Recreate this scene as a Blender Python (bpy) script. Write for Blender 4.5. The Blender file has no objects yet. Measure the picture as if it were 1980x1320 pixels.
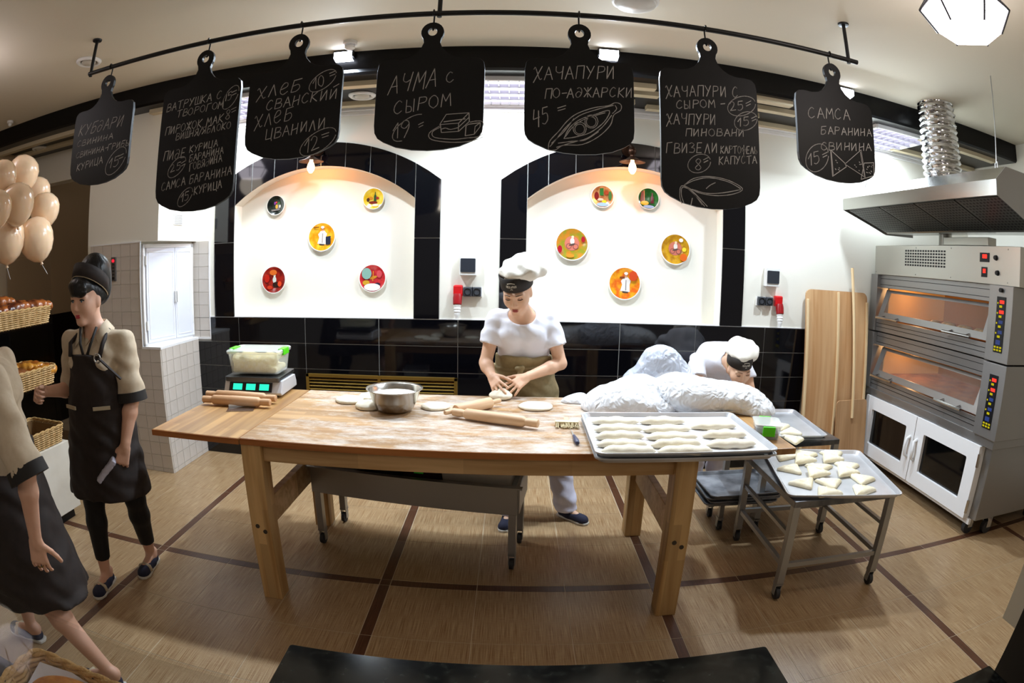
import bpy, bmesh, math, random
import numpy as np
from mathutils import Vector, Matrix, Euler
from mathutils.geometry import tessellate_polygon
random.seed(7); rng = np.random.RandomState(11)
SC = bpy.context.scene; COL = SC.collection
PI = math.pi
# ------------------------------------------------------------------ camera
# full-frame fisheye, 1.6 m above the floor, looking slightly down at the back wall (wall face: y = 0, floor: z = 0)
FPX = 1104.85; PITCH = -.14165; ROLL = .02031; CAM = np.array([0., -4.17, 1.604])
_F = np.array([0, math.cos(PITCH), math.sin(PITCH)]); _R0 = np.array([1., 0, 0]); _U0 = np.cross(_R0, _F)
_R = math.cos(ROLL)*_R0 + math.sin(ROLL)*_U0; _U = -math.sin(ROLL)*_R0 + math.cos(ROLL)*_U0
cam = bpy.data.cameras.new('camera'); camo = bpy.data.objects.new('camera', cam); COL.objects.link(camo)
m = Matrix(((_R[0], _U[0], -_F[0], CAM[0]), (_R[1], _U[1], -_F[1], CAM[1]), (_R[2], _U[2], -_F[2], CAM[2]), (0, 0, 0, 1)))
camo.matrix_world = m
cam.type = 'PANO'; cam.sensor_fit = 'HORIZONTAL'; cam.sensor_width = 36.0; cam.clip_start = .02
_cc = cam if hasattr(cam, 'panorama_type') else cam.cycles
_cc.panorama_type = 'FISHEYE_EQUISOLID'; _cc.fisheye_lens = 36.0*FPX/1980; _cc.fisheye_fov = PI
SC.camera = camo
# ------------------------------------------------------------------ world, exposure
w = bpy.data.worlds.new('world'); SC.world = w; w.use_nodes = True
w.node_tree.nodes['Background'].inputs[0].default_value = (1.0, .90, .78, 1); w.node_tree.nodes['Background'].inputs[1].default_value = .13
SC.view_settings.view_transform = 'Standard'; SC.view_settings.look = 'None'; SC.view_settings.gamma = 1; SC.view_settings.use_curve_mapping = False
SC.view_settings.exposure = 0.45
SC.cycles.use_denoising = True
SC.cycles.max_bounces = 6; SC.cycles.sample_clamp_indirect = 4
# ------------------------------------------------------------------ where a direction of the photograph meets a real plane
def _ray(u, v):
    dx = u-990.; dy = -(v-660.); r = math.hypot(dx, dy)+1e-9; th = 2*math.asin(r/2/FPX)
    return (math.sin(th)*dx/r)*_R + (math.sin(th)*dy/r)*_U + math.cos(th)*_F
def _pl(u, v, ax, val):
    d = _ray(u, v); t = (val-CAM[ax])/d[ax]; return Vector(CAM+d*t)
def aty(u, v, y=0.): return _pl(u, v, 1, y)
def atz(u, v, z=0.): return _pl(u, v, 2, z)
def atx(u, v, x): return _pl(u, v, 0, x)
# ------------------------------------------------------------------ materials
def lin(c):
    if isinstance(c, str): c = tuple(int(c[i:i+2], 16)/255 for i in (0, 2, 4))
    return tuple((x/12.92 if x <= .04045 else ((x+.055)/1.055)**2.4) for x in c[:3])+(1,)
MATS = {}
def mat(name, col='808080', rough=.5, metal=0., bump=0., bscale=20., col2=None, cscale=8., stretch=(1, 1, 1), emit=None, es=0., trans=0., alpha=1., ior=1.45, coat=0., thr=(.35, .65), detail=4, spec=None, sheen=0.):
    if name in MATS: return MATS[name]
    m = bpy.data.materials.new(name); m.use_nodes = True; nt = m.node_tree; b = nt.nodes['Principled BSDF']
    b.inputs['Base Color'].default_value = lin(col); b.inputs['Roughness'].default_value = rough; b.inputs['Metallic'].default_value = metal
    b.inputs['IOR'].default_value = ior
    if spec is not None: b.inputs['Specular IOR Level'].default_value = spec
    if coat: b.inputs['Coat Weight'].default_value = coat; b.inputs['Coat Roughness'].default_value = .05
    if sheen: b.inputs['Sheen Weight'].default_value = sheen
    if trans: b.inputs['Transmission Weight'].default_value = trans
    if alpha < 1: b.inputs['Alpha'].default_value = alpha
    if emit: b.inputs['Emission Color'].default_value = lin(emit); b.inputs['Emission Strength'].default_value = es
    if col2 or bump:
        tc = nt.nodes.new('ShaderNodeTexCoord'); mp = nt.nodes.new('ShaderNodeMapping'); mp.inputs['Scale'].default_value = stretch
        nt.links.new(tc.outputs['Object'], mp.inputs['Vector'])
    if col2:
        n = nt.nodes.new('ShaderNodeTexNoise'); n.inputs['Scale'].default_value = cscale; n.inputs['Detail'].default_value = detail; nt.links.new(mp.outputs[0], n.inputs['Vector'])
        r = nt.nodes.new('ShaderNodeValToRGB'); r.color_ramp.elements[0].color = lin(col); r.color_ramp.elements[1].color = lin(col2)
        r.color_ramp.elements[0].position = thr[0]; r.color_ramp.elements[1].position = thr[1]
        nt.links.new(n.outputs['Fac'], r.inputs[0]); nt.links.new(r.outputs[0], b.inputs['Base Color'])
    if bump:
        n2 = nt.nodes.new('ShaderNodeTexNoise'); n2.inputs['Scale'].default_value = bscale; n2.inputs['Detail'].default_value = 3; nt.links.new(mp.outputs[0], n2.inputs['Vector'])
        bp = nt.nodes.new('ShaderNodeBump'); bp.inputs['Strength'].default_value = min(1, bump); bp.inputs['Distance'].default_value = .01
        nt.links.new(n2.outputs['Fac'], bp.inputs['Height']); nt.links.new(bp.outputs[0], b.inputs['Normal'])
    MATS[name] = m; return m
def emat(name, col, s):
    if name in MATS: return MATS[name]
    m = bpy.data.materials.new(name); m.use_nodes = True; nt = m.node_tree; nt.nodes.clear()
    e = nt.nodes.new('ShaderNodeEmission'); e.inputs[0].default_value = lin(col); e.inputs[1].default_value = s
    o = nt.nodes.new('ShaderNodeOutputMaterial'); nt.links.new(e.outputs[0], o.inputs[0]); MATS[name] = m; return m
def wood(name, c1, c2, axis=0, rough=.45, scale=7., plank=None, flour=False, ring=14.):
    if name in MATS: return MATS[name]
    m = bpy.data.materials.new(name); m.use_nodes = True; nt = m.node_tree; N = nt.nodes; L = nt.links; b = N['Principled BSDF']
    tc = N.new('ShaderNodeTexCoord'); mp = N.new('ShaderNodeMapping'); s = [ring]*3; s[axis] = .9; mp.inputs['Scale'].default_value = s; L.new(tc.outputs['Object'], mp.inputs[0])
    n = N.new('ShaderNodeTexNoise'); n.inputs['Scale'].default_value = scale/4; n.inputs['Detail'].default_value = 6; n.inputs['Distortion'].default_value = .6; L.new(mp.outputs[0], n.inputs[0])
    r = N.new('ShaderNodeValToRGB'); r.color_ramp.elements[0].color = lin(c1); r.color_ramp.elements[1].color = lin(c2); r.color_ramp.elements[0].position = .36; r.color_ramp.elements[1].position = .64; L.new(n.outputs['Fac'], r.inputs[0])
    out = r.outputs[0]
    if plank:   # glued-up staves: a different tone for each stave
        br = N.new('ShaderNodeTexBrick'); br.inputs['Scale'].default_value = 1; br.inputs['Brick Width'].default_value = plank[0]; br.inputs['Row Height'].default_value = plank[1]; br.inputs['Mortar Size'].default_value = 0; br.offset = .37; br.offset_frequency = 2
        br.inputs['Color1'].default_value = (.68, .66, .62, 1); br.inputs['Color2'].default_value = (1.1, 1.1, 1.1, 1)
        sp_ = N.new('ShaderNodeSeparateXYZ'); L.new(tc.outputs['Object'], sp_.inputs[0]); mp2 = N.new('ShaderNodeCombineXYZ')
        if axis == 2:
            su = N.new('ShaderNodeMath'); L.new(sp_.outputs[0], su.inputs[0]); L.new(sp_.outputs[1], su.inputs[1]); L.new(sp_.outputs[2], mp2.inputs[0]); L.new(su.outputs[0], mp2.inputs[1])
        else: L.new(sp_.outputs[axis], mp2.inputs[0]); L.new(sp_.outputs[1-axis], mp2.inputs[1])
        L.new(mp2.outputs[0], br.inputs[0])
        mx = N.new('ShaderNodeMix'); mx.data_type = 'RGBA'; mx.blend_type = 'MULTIPLY'; mx.inputs[0].default_value = .8; L.new(out, mx.inputs[6]); L.new(br.outputs[0], mx.inputs[7]); out = mx.outputs[2]
    if flour:
        n3 = N.new('ShaderNodeTexNoise'); n3.inputs['Scale'].default_value = 6.5; n3.inputs['Detail'].default_value = 12; n3.inputs['Roughness'].default_value = .74
        mp3 = N.new('ShaderNodeMapping'); mp3.inputs['Scale'].default_value = (.8, 1.7, 1); L.new(tc.outputs['Object'], mp3.inputs[0]); L.new(mp3.outputs[0], n3.inputs[0])
        sp = N.new('ShaderNodeSeparateXYZ'); L.new(tc.outputs['Object'], sp.inputs[0])
        ga = N.new('ShaderNodeMapRange'); ga.inputs[1].default_value = -1.2; ga.inputs[2].default_value = -.2; ga.inputs[3].default_value = -.10; ga.inputs[4].default_value = .02; L.new(sp.outputs[0], ga.inputs[0])
        ad = N.new('ShaderNodeMath'); L.new(n3.outputs['Fac'], ad.inputs[0]); L.new(ga.outputs[0], ad.inputs[1])
        r3 = N.new('ShaderNodeValToRGB'); r3.color_ramp.elements[0].position = .43; r3.color_ramp.elements[1].position = .66; r3.color_ramp.elements[0].color = (0, 0, 0, 1); r3.color_ramp.elements[1].color = (.82, .82, .82, 1); L.new(ad.outputs[0], r3.inputs[0])
        mx = N.new('ShaderNodeMix'); mx.data_type = 'RGBA'; L.new(r3.outputs[0], mx.inputs[0]); L.new(out, mx.inputs[6]); mx.inputs[7].default_value = lin('d9d5cf'); out = mx.outputs[2]
    L.new(out, b.inputs['Base Color']); b.inputs['Roughness'].default_value = rough
    MATS[name] = m; return m
# ------------------------------------------------------------------ mesh builder
class B:
    def __init__(s): s.v = []; s.f = []; s.mi = []
    def add(s, vs, fs, mi=0):
        o = len(s.v); s.v += [tuple(v) for v in vs]; s.f += [tuple(i+o for i in f) for f in fs]; s.mi += [mi]*len(fs); return s
    def box(s, lo, hi, mi=0):
        x0, y0, z0 = lo; x1, y1, z1 = hi
        return s.add([(x0, y0, z0), (x1, y0, z0), (x1, y1, z0), (x0, y1, z0), (x0, y0, z1), (x1, y0, z1), (x1, y1, z1), (x0, y1, z1)],
                     [(0, 3, 2, 1), (4, 5, 6, 7), (0, 1, 5, 4), (1, 2, 6, 5), (2, 3, 7, 6), (3, 0, 4, 7)], mi)
    def bar(s, a, b, wx, wy, up=(0, 0, 1), mi=0):
        a = Vector(a); b = Vector(b); d = (b-a).normalized(); up = Vector(up)
        if abs(d.dot(up)) > .98: up = Vector((0, 1, 0))
        x = d.cross(up).normalized()*wx/2; y = x.cross(d).normalized()*wy/2
        vs = [p+q for p in (a, b) for q in (-x-y, x-y, x+y, -x+y)]
        return s.add(vs, [(0, 1, 2, 3), (7, 6, 5, 4), (0, 4, 5, 1), (1, 5, 6, 2), (2, 6, 7, 3), (3, 7, 4, 0)], mi)
    def tube(s, pts, r, n=10, cap=True, mi=0, closed=False):
        pts = [Vector(p) for p in pts]; k = len(pts); rr = r if hasattr(r, '__len__') else [r]*k
        rings = []; up = None
        for i, p in enumerate(pts):
            if closed: d = (pts[(i+1) % k]-pts[i-1]).normalized()
            else: d = (pts[min(i+1, k-1)]-pts[max(i-1, 0)]).normalized()
            if up is None: up = Vector((0, 0, 1)) if abs(d.z) < .9 else Vector((1, 0, 0))
            x = d.cross(up)
            if x.length < 1e-4: x = d.cross(Vector((.3, 1, .2)))
            x.normalize(); y = x.cross(d).normalized(); up = y
            rings.append([p+(x*math.cos(2*PI*j/n)+y*math.sin(2*PI*j/n))*rr[i] for j in range(n)])
        vs = [v for R in rings for v in R]; fs = []
        for i in range(k if closed else k-1):
            a = i*n; c = ((i+1) % k)*n
            fs += [(a+j, a+(j+1) % n, c+(j+1) % n, c+j) for j in range(n)]
        if cap and not closed: fs += [tuple(range(n-1, -1, -1)), tuple(range((k-1)*n, k*n))]
        return s.add(vs, fs, mi)
    def lathe(s, prof, c=(0, 0, 0), axis=(0, 0, 1), n=24, mi=0, cap=True):
        ax = Vector(axis).normalized(); q = ax.to_track_quat('Z', 'Y'); c = Vector(c); vs = []; fs = []
        for r, z in prof:
            vs += [c+q@Vector((r*math.cos(2*PI*j/n), r*math.sin(2*PI*j/n), z)) for j in range(n)]
        for i in range(len(prof)-1):
            fs += [(i*n+j, i*n+(j+1) % n, (i+1)*n+(j+1) % n, (i+1)*n+j) for j in range(n)]
        if cap and prof[0][0] > 1e-5: fs.append(tuple(range(n-1, -1, -1)))
        if cap and prof[-1][0] > 1e-5: fs.append(tuple(range((len(prof)-1)*n, len(prof)*n)))
        return s.add(vs, fs, mi)
    def prism(s, loops, d0, d1, f3, mi=0):
        """2-D outline(s) (first outer, others holes) extruded from depth d0 to d1; f3(u, v, d) -> point"""
        flat = [p for l in loops for p in l]; n = len(flat)
        tri = tessellate_polygon([[Vector((p[0], p[1], 0)) for p in l] for l in loops])
        vs = [f3(p[0], p[1], d0) for p in flat]+[f3(p[0], p[1], d1) for p in flat]
        fs = [tuple(t) for t in tri]+[tuple(i+n for i in reversed(t)) for t in tri]; o = 0
        for l in loops:
            k = len(l); fs += [(o+i, o+(i+1) % k, n+o+(i+1) % k, n+o+i) for i in range(k)]; o += k
        return s.add(vs, fs, mi)
    def ball(s, c, r, n=12, mi=0):
        r = (r, r, r) if not hasattr(r, '__len__') else r
        k = max(4, n//2); vs = [(c[0], c[1], c[2]-r[2])]; fs = []
        for i in range(1, k):
            t = PI*i/k-PI/2
            vs += [(c[0]+r[0]*math.cos(t)*math.cos(2*PI*j/n), c[1]+r[1]*math.cos(t)*math.sin(2*PI*j/n), c[2]+r[2]*math.sin(t)) for j in range(n)]
        vs.append((c[0], c[1], c[2]+r[2]))
        fs += [(0, 1+(j+1) % n, 1+j) for j in range(n)]
        for i in range(k-2): fs += [(1+i*n+j, 1+i*n+(j+1) % n, 1+(i+1)*n+(j+1) % n, 1+(i+1)*n+j) for j in range(n)]
        e = len(vs)-1; a = 1+(k-2)*n; fs += [(e, a+j, a+(j+1) % n) for j in range(n)]
        return s.add(vs, fs, mi)
    def mesh(s, name, mats, smooth=False, auto=None):
        me = bpy.data.meshes.new(name); me.from_pydata(s.v, [], s.f)
        for x in (mats if isinstance(mats, (list, tuple)) else [mats]): me.materials.append(x)
        if len(me.polygons) == len(s.mi): me.polygons.foreach_set('material_index', s.mi)
        bm = bmesh.new(); bm.from_mesh(me); bmesh.ops.recalc_face_normals(bm, faces=bm.faces)
        if auto is not None:
            for f in bm.faces: f.smooth = True
            for e in bm.edges:
                if len(e.link_faces) != 2 or e.calc_face_angle(0) > auto: e.smooth = False
        elif smooth:
            for f in bm.faces: f.smooth = True
        bm.to_mesh(me); bm.free(); me.update(); return me
    def obj(s, name, mats, parent=None, smooth=False, auto=None, bevel=0, seg=2):
        o = bpy.data.objects.new(name, s.mesh(name, mats, smooth, auto)); COL.objects.link(o)
        if parent is not None: o.parent = parent
        if bevel: md = o.modifiers.new('bevel', 'BEVEL'); md.width = bevel; md.segments = seg; md.limit_method = 'ANGLE'; md.angle_limit = .6
        return o
def link(name, me, parent=None, loc=None, rot=None, scale=None):
    o = bpy.data.objects.new(name, me); COL.objects.link(o)
    if parent is not None: o.parent = parent
    if loc is not None: o.location = loc
    if rot is not None: o.rotation_euler = rot
    if scale is not None: o.scale = scale
    return o
def tag(o, label, cat, group=None):
    o['label'] = label; o['category'] = cat
    if group: o['group'] = group
    return o
def thing(name, label, cat, loc=(0, 0, 0), rz=0, group=None):
    o = bpy.data.objects.new(name, None); COL.objects.link(o); o.location = loc; o.rotation_euler = (0, 0, rz); o.empty_display_size = .05
    return tag(o, label, cat, group)
def struct(o, label=None):
    o['kind'] = 'structure'
    if label: o['label'] = label
    return o
def copy_tree(o, parent=None):
    c = o.copy(); COL.objects.link(c); c.parent = parent
    for ch in o.children: copy_tree(ch, c)
    return c
def arc(cx, cy, r, a0, a1, n):
    return [(cx+r*math.cos(math.radians(a0+(a1-a0)*i/n)), cy+r*math.sin(math.radians(a0+(a1-a0)*i/n))) for i in range(n+1)]
def rrect(x0, y0, x1, y1, r, n=4):
    return arc(x0+r, y0+r, r, 180, 270, n)+arc(x1-r, y0+r, r, 270, 360, n)+arc(x1-r, y1-r, r, 0, 90, n)+arc(x0+r, y1-r, r, 90, 180, n)
def XZ(u, v, d): return (u, d, v)
def XY(u, v, d): return (u, v, d)
def YZ(u, v, d): return (d, u, v)
def area_light(name, loc, direction, power, size, col, parent=None, size_y=None, spread=None):
    l = bpy.data.lights.new(name, 'AREA'); l.energy = power; l.color = lin(col)[:3]; l.size = size
    if size_y: l.shape = 'RECTANGLE'; l.size_y = size_y
    if spread: l.spread = spread
    o = bpy.data.objects.new(name, l); COL.objects.link(o); o.location = loc
    o.rotation_euler = Vector(direction).to_track_quat('-Z', 'Y').to_euler()
    if parent is not None: o.parent = parent
    return o
def point_light(name, loc, power, col, r=.03, parent=None):
    l = bpy.data.lights.new(name, 'POINT'); l.energy = power; l.color = lin(col)[:3]; l.shadow_soft_size = r
    o = bpy.data.objects.new(name, l); COL.objects.link(o); o.location = loc
    if parent is not None: o.parent = parent
    return o
# ------------------------------------------------------------------ soft shapes: signed distance field -> surface nets
def _rotm(r): return np.array(Euler(r).to_matrix())
class Field:
    def __init__(s, lo, hi, h):
        s.lo = np.array(lo, float); s.h = h; s.n = np.maximum(4, np.ceil((np.array(hi)-s.lo)/h).astype(int)+1)
        s.D = np.full(tuple(s.n), .5, np.float32)
        s.ax = [(s.lo[i]+h*np.arange(s.n[i])).astype(np.float32) for i in range(3)]
    def _win(s, lo, hi, k):
        m = max(.03, k*1.5)+2*s.h
        a = np.clip(np.floor((np.array(lo)-m-s.lo)/s.h).astype(int), 0, s.n-1); b = np.clip(np.ceil((np.array(hi)+m-s.lo)/s.h).astype(int)+1, 1, s.n)
        sl = tuple(slice(int(a[i]), int(max(b[i], a[i]+1))) for i in range(3))
        return sl, np.meshgrid(*[s.ax[i][sl[i]] for i in range(3)], indexing='ij')
    def _put(s, sl, d, k, op):
        A = s.D[sl]
        if op == 'u':
            if k > 0: h = np.clip(.5+.5*(A-d)/k, 0, 1); s.D[sl] = A*(1-h)+d*h-k*h*(1-h)
            else: s.D[sl] = np.minimum(A, d)
        elif op == 'c':
            if k > 0: h = np.clip(.5-.5*(A+d)/k, 0, 1); s.D[sl] = A*(1-h)-d*h+k*h*(1-h)
            else: s.D[sl] = np.maximum(A, -d)
    def cap(s, a, b, ra, rb=None, k=.015, op='u', flat=None):
        rb = ra if rb is None else rb; a = np.array(a, float); b = np.array(b, float); R = max(ra, rb)
        sl, (X, Y, Z) = s._win(np.minimum(a, b)-R, np.maximum(a, b)+R, k)
        d = b-a; L2 = max(d@d, 1e-9); t = np.clip(((X-a[0])*d[0]+(Y-a[1])*d[1]+(Z-a[2])*d[2])/L2, 0, 1)
        q = np.sqrt((X-a[0]-t*d[0])**2+(Y-a[1]-t*d[1])**2+(Z-a[2]-t*d[2])**2)-(ra+(rb-ra)*t)
        s._put(sl, q, k, op); return s
    def cyl(s, a, b, ra, rb=None, k=.015, op='u', e=.004):
        rb = ra if rb is None else rb; a = np.array(a, float); b = np.array(b, float); R = max(ra, rb)
        sl, (X, Y, Z) = s._win(np.minimum(a, b)-R, np.maximum(a, b)+R, k)
        d = b-a; L = np.linalg.norm(d); t = ((X-a[0])*d[0]+(Y-a[1])*d[1]+(Z-a[2])*d[2])/(L*L); tc = np.clip(t, 0, 1)
        q = np.sqrt((X-a[0]-t*d[0])**2+(Y-a[1]-t*d[1])**2+(Z-a[2]-t*d[2])**2)-(ra+(rb-ra)*tc); ax = np.maximum(-t, t-1)*L
        s._put(sl, np.minimum(np.maximum(q, ax), 0)+np.sqrt(np.maximum(q, 0)**2+np.maximum(ax, 0)**2), k, op); return s
    def chain(s, pts, rs, k=.015):
        for i in range(len(pts)-1): s.cap(pts[i], pts[i+1], rs[i], rs[i+1], k)
        return s
    def ell(s, c, r, rot=(0, 0, 0), k=.015, op='u'):
        c = np.array(c, float); r = np.array(r, float) if hasattr(r, '__len__') else np.array([r]*3, float); R = r.max()
        sl, (X, Y, Z) = s._win(c-R, c+R, k); M = _rotm(rot).T
        P = [(X-c[0])*M[i, 0]+(Y-c[1])*M[i, 1]+(Z-c[2])*M[i, 2] for i in range(3)]
        k0 = np.sqrt(sum((P[i]/r[i])**2 for i in range(3)))+1e-6; k1 = np.sqrt(sum((P[i]/r[i]**2)**2 for i in range(3)))+1e-6
        s._put(sl, k0*(k0-1)/k1, k, op); return s
    def box(s, c, hf, rad=.005, rot=(0, 0, 0), k=.0, op='u'):
        c = np.array(c, float); hf = np.array(hf, float); R = np.linalg.norm(hf)
        sl, (X, Y, Z) = s._win(c-R, c+R, k); M = _rotm(rot).T
        q = [np.abs((X-c[0])*M[i, 0]+(Y-c[1])*M[i, 1]+(Z-c[2])*M[i, 2])-hf[i]+rad for i in range(3)]
        d = np.sqrt(sum(np.maximum(x, 0)**2 for x in q))+np.minimum(np.maximum(np.maximum(q[0], q[1]), q[2]), 0)-rad
        s._put(sl, d, k, op); return s
    def cone_ell(s, z0, z1, c0, c1, r0, r1, k=.02, op='u', p=1.):
        """vertical loft between two ellipses (x/y radii) - torsos, skirts"""
        sl, (X, Y, Z) = s._win((min(c0[0]-r0[0], c1[0]-r1[0]), min(c0[1]-r0[1], c1[1]-r1[1]), min(z0, z1)), (max(c0[0]+r0[0], c1[0]+r1[0]), max(c0[1]+r0[1], c1[1]+r1[1]), max(z0, z1)), k)
        t = np.clip((Z-z0)/(z1-z0), 0, 1)**p
        cx = c0[0]+(c1[0]-c0[0])*t; cy = c0[1]+(c1[1]-c0[1])*t; rx = r0[0]+(r1[0]-r0[0])*t; ry = r0[1]+(r1[1]-r0[1])*t
        q = np.sqrt(((X-cx)/rx)**2+((Y-cy)/ry)**2)+1e-6; d = (q-1)*np.minimum(rx, ry)
        zm = np.abs(Z-(z0+z1)/2)-abs(z1-z0)/2
        d = np.minimum(np.maximum(d, zm), 0)+np.sqrt(np.maximum(d, 0)**2+np.maximum(zm, 0)**2)
        s._put(sl, d, k, op); return s
    def half(s, p, n, k=0.):
        """keep only the side of the plane that n points away from"""
        n = np.array(n, float); n /= np.linalg.norm(n)
        X, Y, Z = np.meshgrid(*s.ax, indexing='ij'); d = (X-p[0])*n[0]+(Y-p[1])*n[1]+(Z-p[2])*n[2]
        s.D = np.maximum(s.D, d.astype(np.float32)); return s
    def wave(s, fn):
        X, Y, Z = np.meshgrid(*s.ax, indexing='ij'); s.D = s.D+fn(X, Y, Z).astype(np.float32); return s
    def mesh(s, name, mats, smooth_it=2):
        D = np.pad(s.D, 1, constant_values=.5); ins = D < 0
        c = np.zeros(tuple(np.array(D.shape)-1), np.int8)
        for i in (0, 1):
            for j in (0, 1):
                for k in (0, 1): c += ins[i:D.shape[0]-1+i, j:D.shape[1]-1+j, k:D.shape[2]-1+k]
        act = (c > 0) & (c < 8); idx = np.argwhere(act); vid = -np.ones(c.shape, np.int64); vid[act] = np.arange(len(idx))
        acc = np.zeros((len(idx), 3)); cnt = np.zeros(len(idx)); I, J, K = idx.T
        for ax in range(3):
            o1, o2 = [a for a in range(3) if a != ax]
            for p in (0, 1):
                for q in (0, 1):
                    off = [0, 0, 0]; off[o1] = p; off[o2] = q; of2 = off[:]; of2[ax] = 1
                    a = D[I+off[0], J+off[1], K+off[2]]; b = D[I+of2[0], J+of2[1], K+of2[2]]; mk = (a < 0) != (b < 0)
                    t = np.where(mk, a/np.where(mk, a-b, 1), 0); pos = np.tile(np.array(off, float), (len(idx), 1)); pos[:, ax] = t
                    acc[mk] += pos[mk]; cnt[mk] += 1
        V = (idx+acc/cnt[:, None]-1)*s.h+s.lo
        F = []
        for ax in range(3):
            o1, o2 = (ax+1) % 3, (ax+2) % 3
            a = ins; sl1 = [slice(None)]*3; sl2 = [slice(None)]*3; sl1[ax] = slice(0, -1); sl2[ax] = slice(1, None)
            ch = a[tuple(sl1)] != a[tuple(sl2)]; e = np.argwhere(ch); e = e[(e[:, o1] > 0) & (e[:, o2] > 0)]
            q = []
            for p, r in ((1, 1), (0, 1), (0, 0), (1, 0)):
                g = e.copy(); g[:, o1] -= p; g[:, o2] -= r; g = np.minimum(g, np.array(vid.shape)-1); q.append(vid[g[:, 0], g[:, 1], g[:, 2]])
            q = np.stack(q, 1); st = a[e[:, 0], e[:, 1], e[:, 2]]; q[~st] = q[~st][:, ::-1]; F.append(q[(q >= 0).all(1)])
        F = np.concatenate(F)
        for _ in range(smooth_it):      # light Laplacian
            S = np.zeros_like(V); n = np.zeros(len(V))
            for i in range(4):
                np.add.at(S, F[:, i], V[F[:, (i+1) % 4]]+V[F[:, i-1]]); np.add.at(n, F[:, i], 2)
            V = V*.5+.5*S/np.maximum(n, 1)[:, None]
        me = bpy.data.meshes.new(name); me.from_pydata(V.tolist(), [], F.tolist())
        for x in (mats if isinstance(mats, (list, tuple)) else [mats]): me.materials.append(x)
        me.polygons.foreach_set('use_smooth', [True]*len(F)); me.update(); return me
    def obj(s, name, mats, parent=None, smooth_it=2):
        return link(name, s.mesh(name, mats, smooth_it), parent)
# ================================================================== the room
M_wall = mat('wall_cream', 'e9e6da', .75, bump=.03, bscale=60)
M_ceil = mat('ceiling_cream', 'd9d0bd', .8)
M_black = mat('black_glazed_tile', '07070b', .05, bump=.02, bscale=3.2, spec=.6)
M_grout = mat('light_grout', 'b4b4b0', .8)
M_soffit = mat('black_soffit', '060608', .3, spec=.25)
M_slat = mat('pale_slat', 'cbbd9f', .6)
M_white = mat('white_paint', 'ebebeb', .4)
M_wtile = mat('small_grey_tile', 'c7beb4', .25, col2='cfc7be', cscale=3)
M_wgrout = mat('white_grout', 'e6e1d8', .8)
# floor material: brown ceramic with fine streaks along the depth of the room
def floor_mat(name, strip=False):
    m = bpy.data.materials.new(name); m.use_nodes = True; nt = m.node_tree; N = nt.nodes; L = nt.links; b = N['Principled BSDF']
    g = N.new('ShaderNodeNewGeometry'); mp = N.new('ShaderNodeMapping'); mp.inputs['Scale'].default_value = (330, 6, 1); L.new(g.outputs['Position'], mp.inputs[0])
    n = N.new('ShaderNodeTexNoise'); n.inputs['Scale'].default_value = 1.; n.inputs['Detail'].default_value = 3; L.new(mp.outputs[0], n.inputs[0])
    mp2 = N.new('ShaderNodeMapping'); mp2.inputs['Scale'].default_value = (18, 420, 1); L.new(g.outputs['Position'], mp2.inputs[0])
    n2 = N.new('ShaderNodeTexNoise'); n2.inputs['Scale'].default_value = 1.; L.new(mp2.outputs[0], n2.inputs[0])
    ad = N.new('ShaderNodeMath'); ad.operation = 'MULTIPLY_ADD'; ad.inputs[1].default_value = .3; L.new(n2.outputs['Fac'], ad.inputs[0]); L.new(n.outputs['Fac'], ad.inputs[2])
    r = N.new('ShaderNodeValToRGB'); r.color_ramp.elements[0].position = .48; r.color_ramp.elements[1].position = .82
    r.color_ramp.elements[0].color = lin('452a1c' if strip else '84623f'); r.color_ramp.elements[1].color = lin('62402c' if strip else 'b59c78'); L.new(ad.outputs[0], r.inputs[0]); L.new(r.outputs[0], b.inputs['Base Color'])
    b.inputs['Roughness'].default_value = .33
    bp = N.new('ShaderNodeBump'); bp.inputs['Strength'].default_value = .12; bp.inputs['Distance'].default_value = .003; L.new(ad.outputs[0], bp.inputs['Height']); L.new(bp.outputs[0], b.inputs['Normal'])
    return m
M_ftile = floor_mat('brown_floor_tile'); M_fstrip = floor_mat('dark_brown_strip', True)
M_fgrout = mat('floor_grout', 'c3b59c', .8)
fl = struct(B().box((-6, -6, -.12), (5.2, 3, -.0012)).obj('floor', M_fgrout), 'brown ceramic tile floor with dark strips')
TS = .4415; SW = .056; G = .0035
xe = []
for i in range(-4, 4):
    xs = -.62+1.381*i; xe.append((xs-SW/2, xs+SW/2, True))
    xe += [(xs+SW/2+TS*j, xs+SW/2+TS*(j+1), False) for j in range(3)]
ys_ = -1.7086; ye = [(ys_-SW/2, ys_+SW/2, True)]+[(ys_-SW/2-TS*(j+1), ys_-SW/2-TS*j, False) for j in range(3)]+[(ys_+SW/2+TS*j, min(0, ys_+SW/2+TS*(j+1)), False) for j in range(4)]
ye.append((ye[3][0]-SW, ye[3][0], True)); ye.append((ye[-1][0]-TS, ye[-1][0], False))
cache = {}
for x0, x1, sx in xe:
    x0 = max(x0, -4.9); x1 = min(x1, 4.42)
    if x1-x0 < .02: continue
    for y0, y1, sy in ye:
        wx, wy = round(x1-x0-G, 4), round(y1-y0-G, 4); st = sx or sy
        if (wx, wy, st) not in cache:
            cache[wx, wy, st] = B().box((-wx/2, -wy/2, -.01), (wx/2, wy/2, 0)).mesh('strip' if st else 'tile', M_fstrip if st else M_ftile)
        link('strip' if st else 'tile', cache[wx, wy, st], fl, ((x0+x1)/2, (y0+y1)/2, 0))
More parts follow.
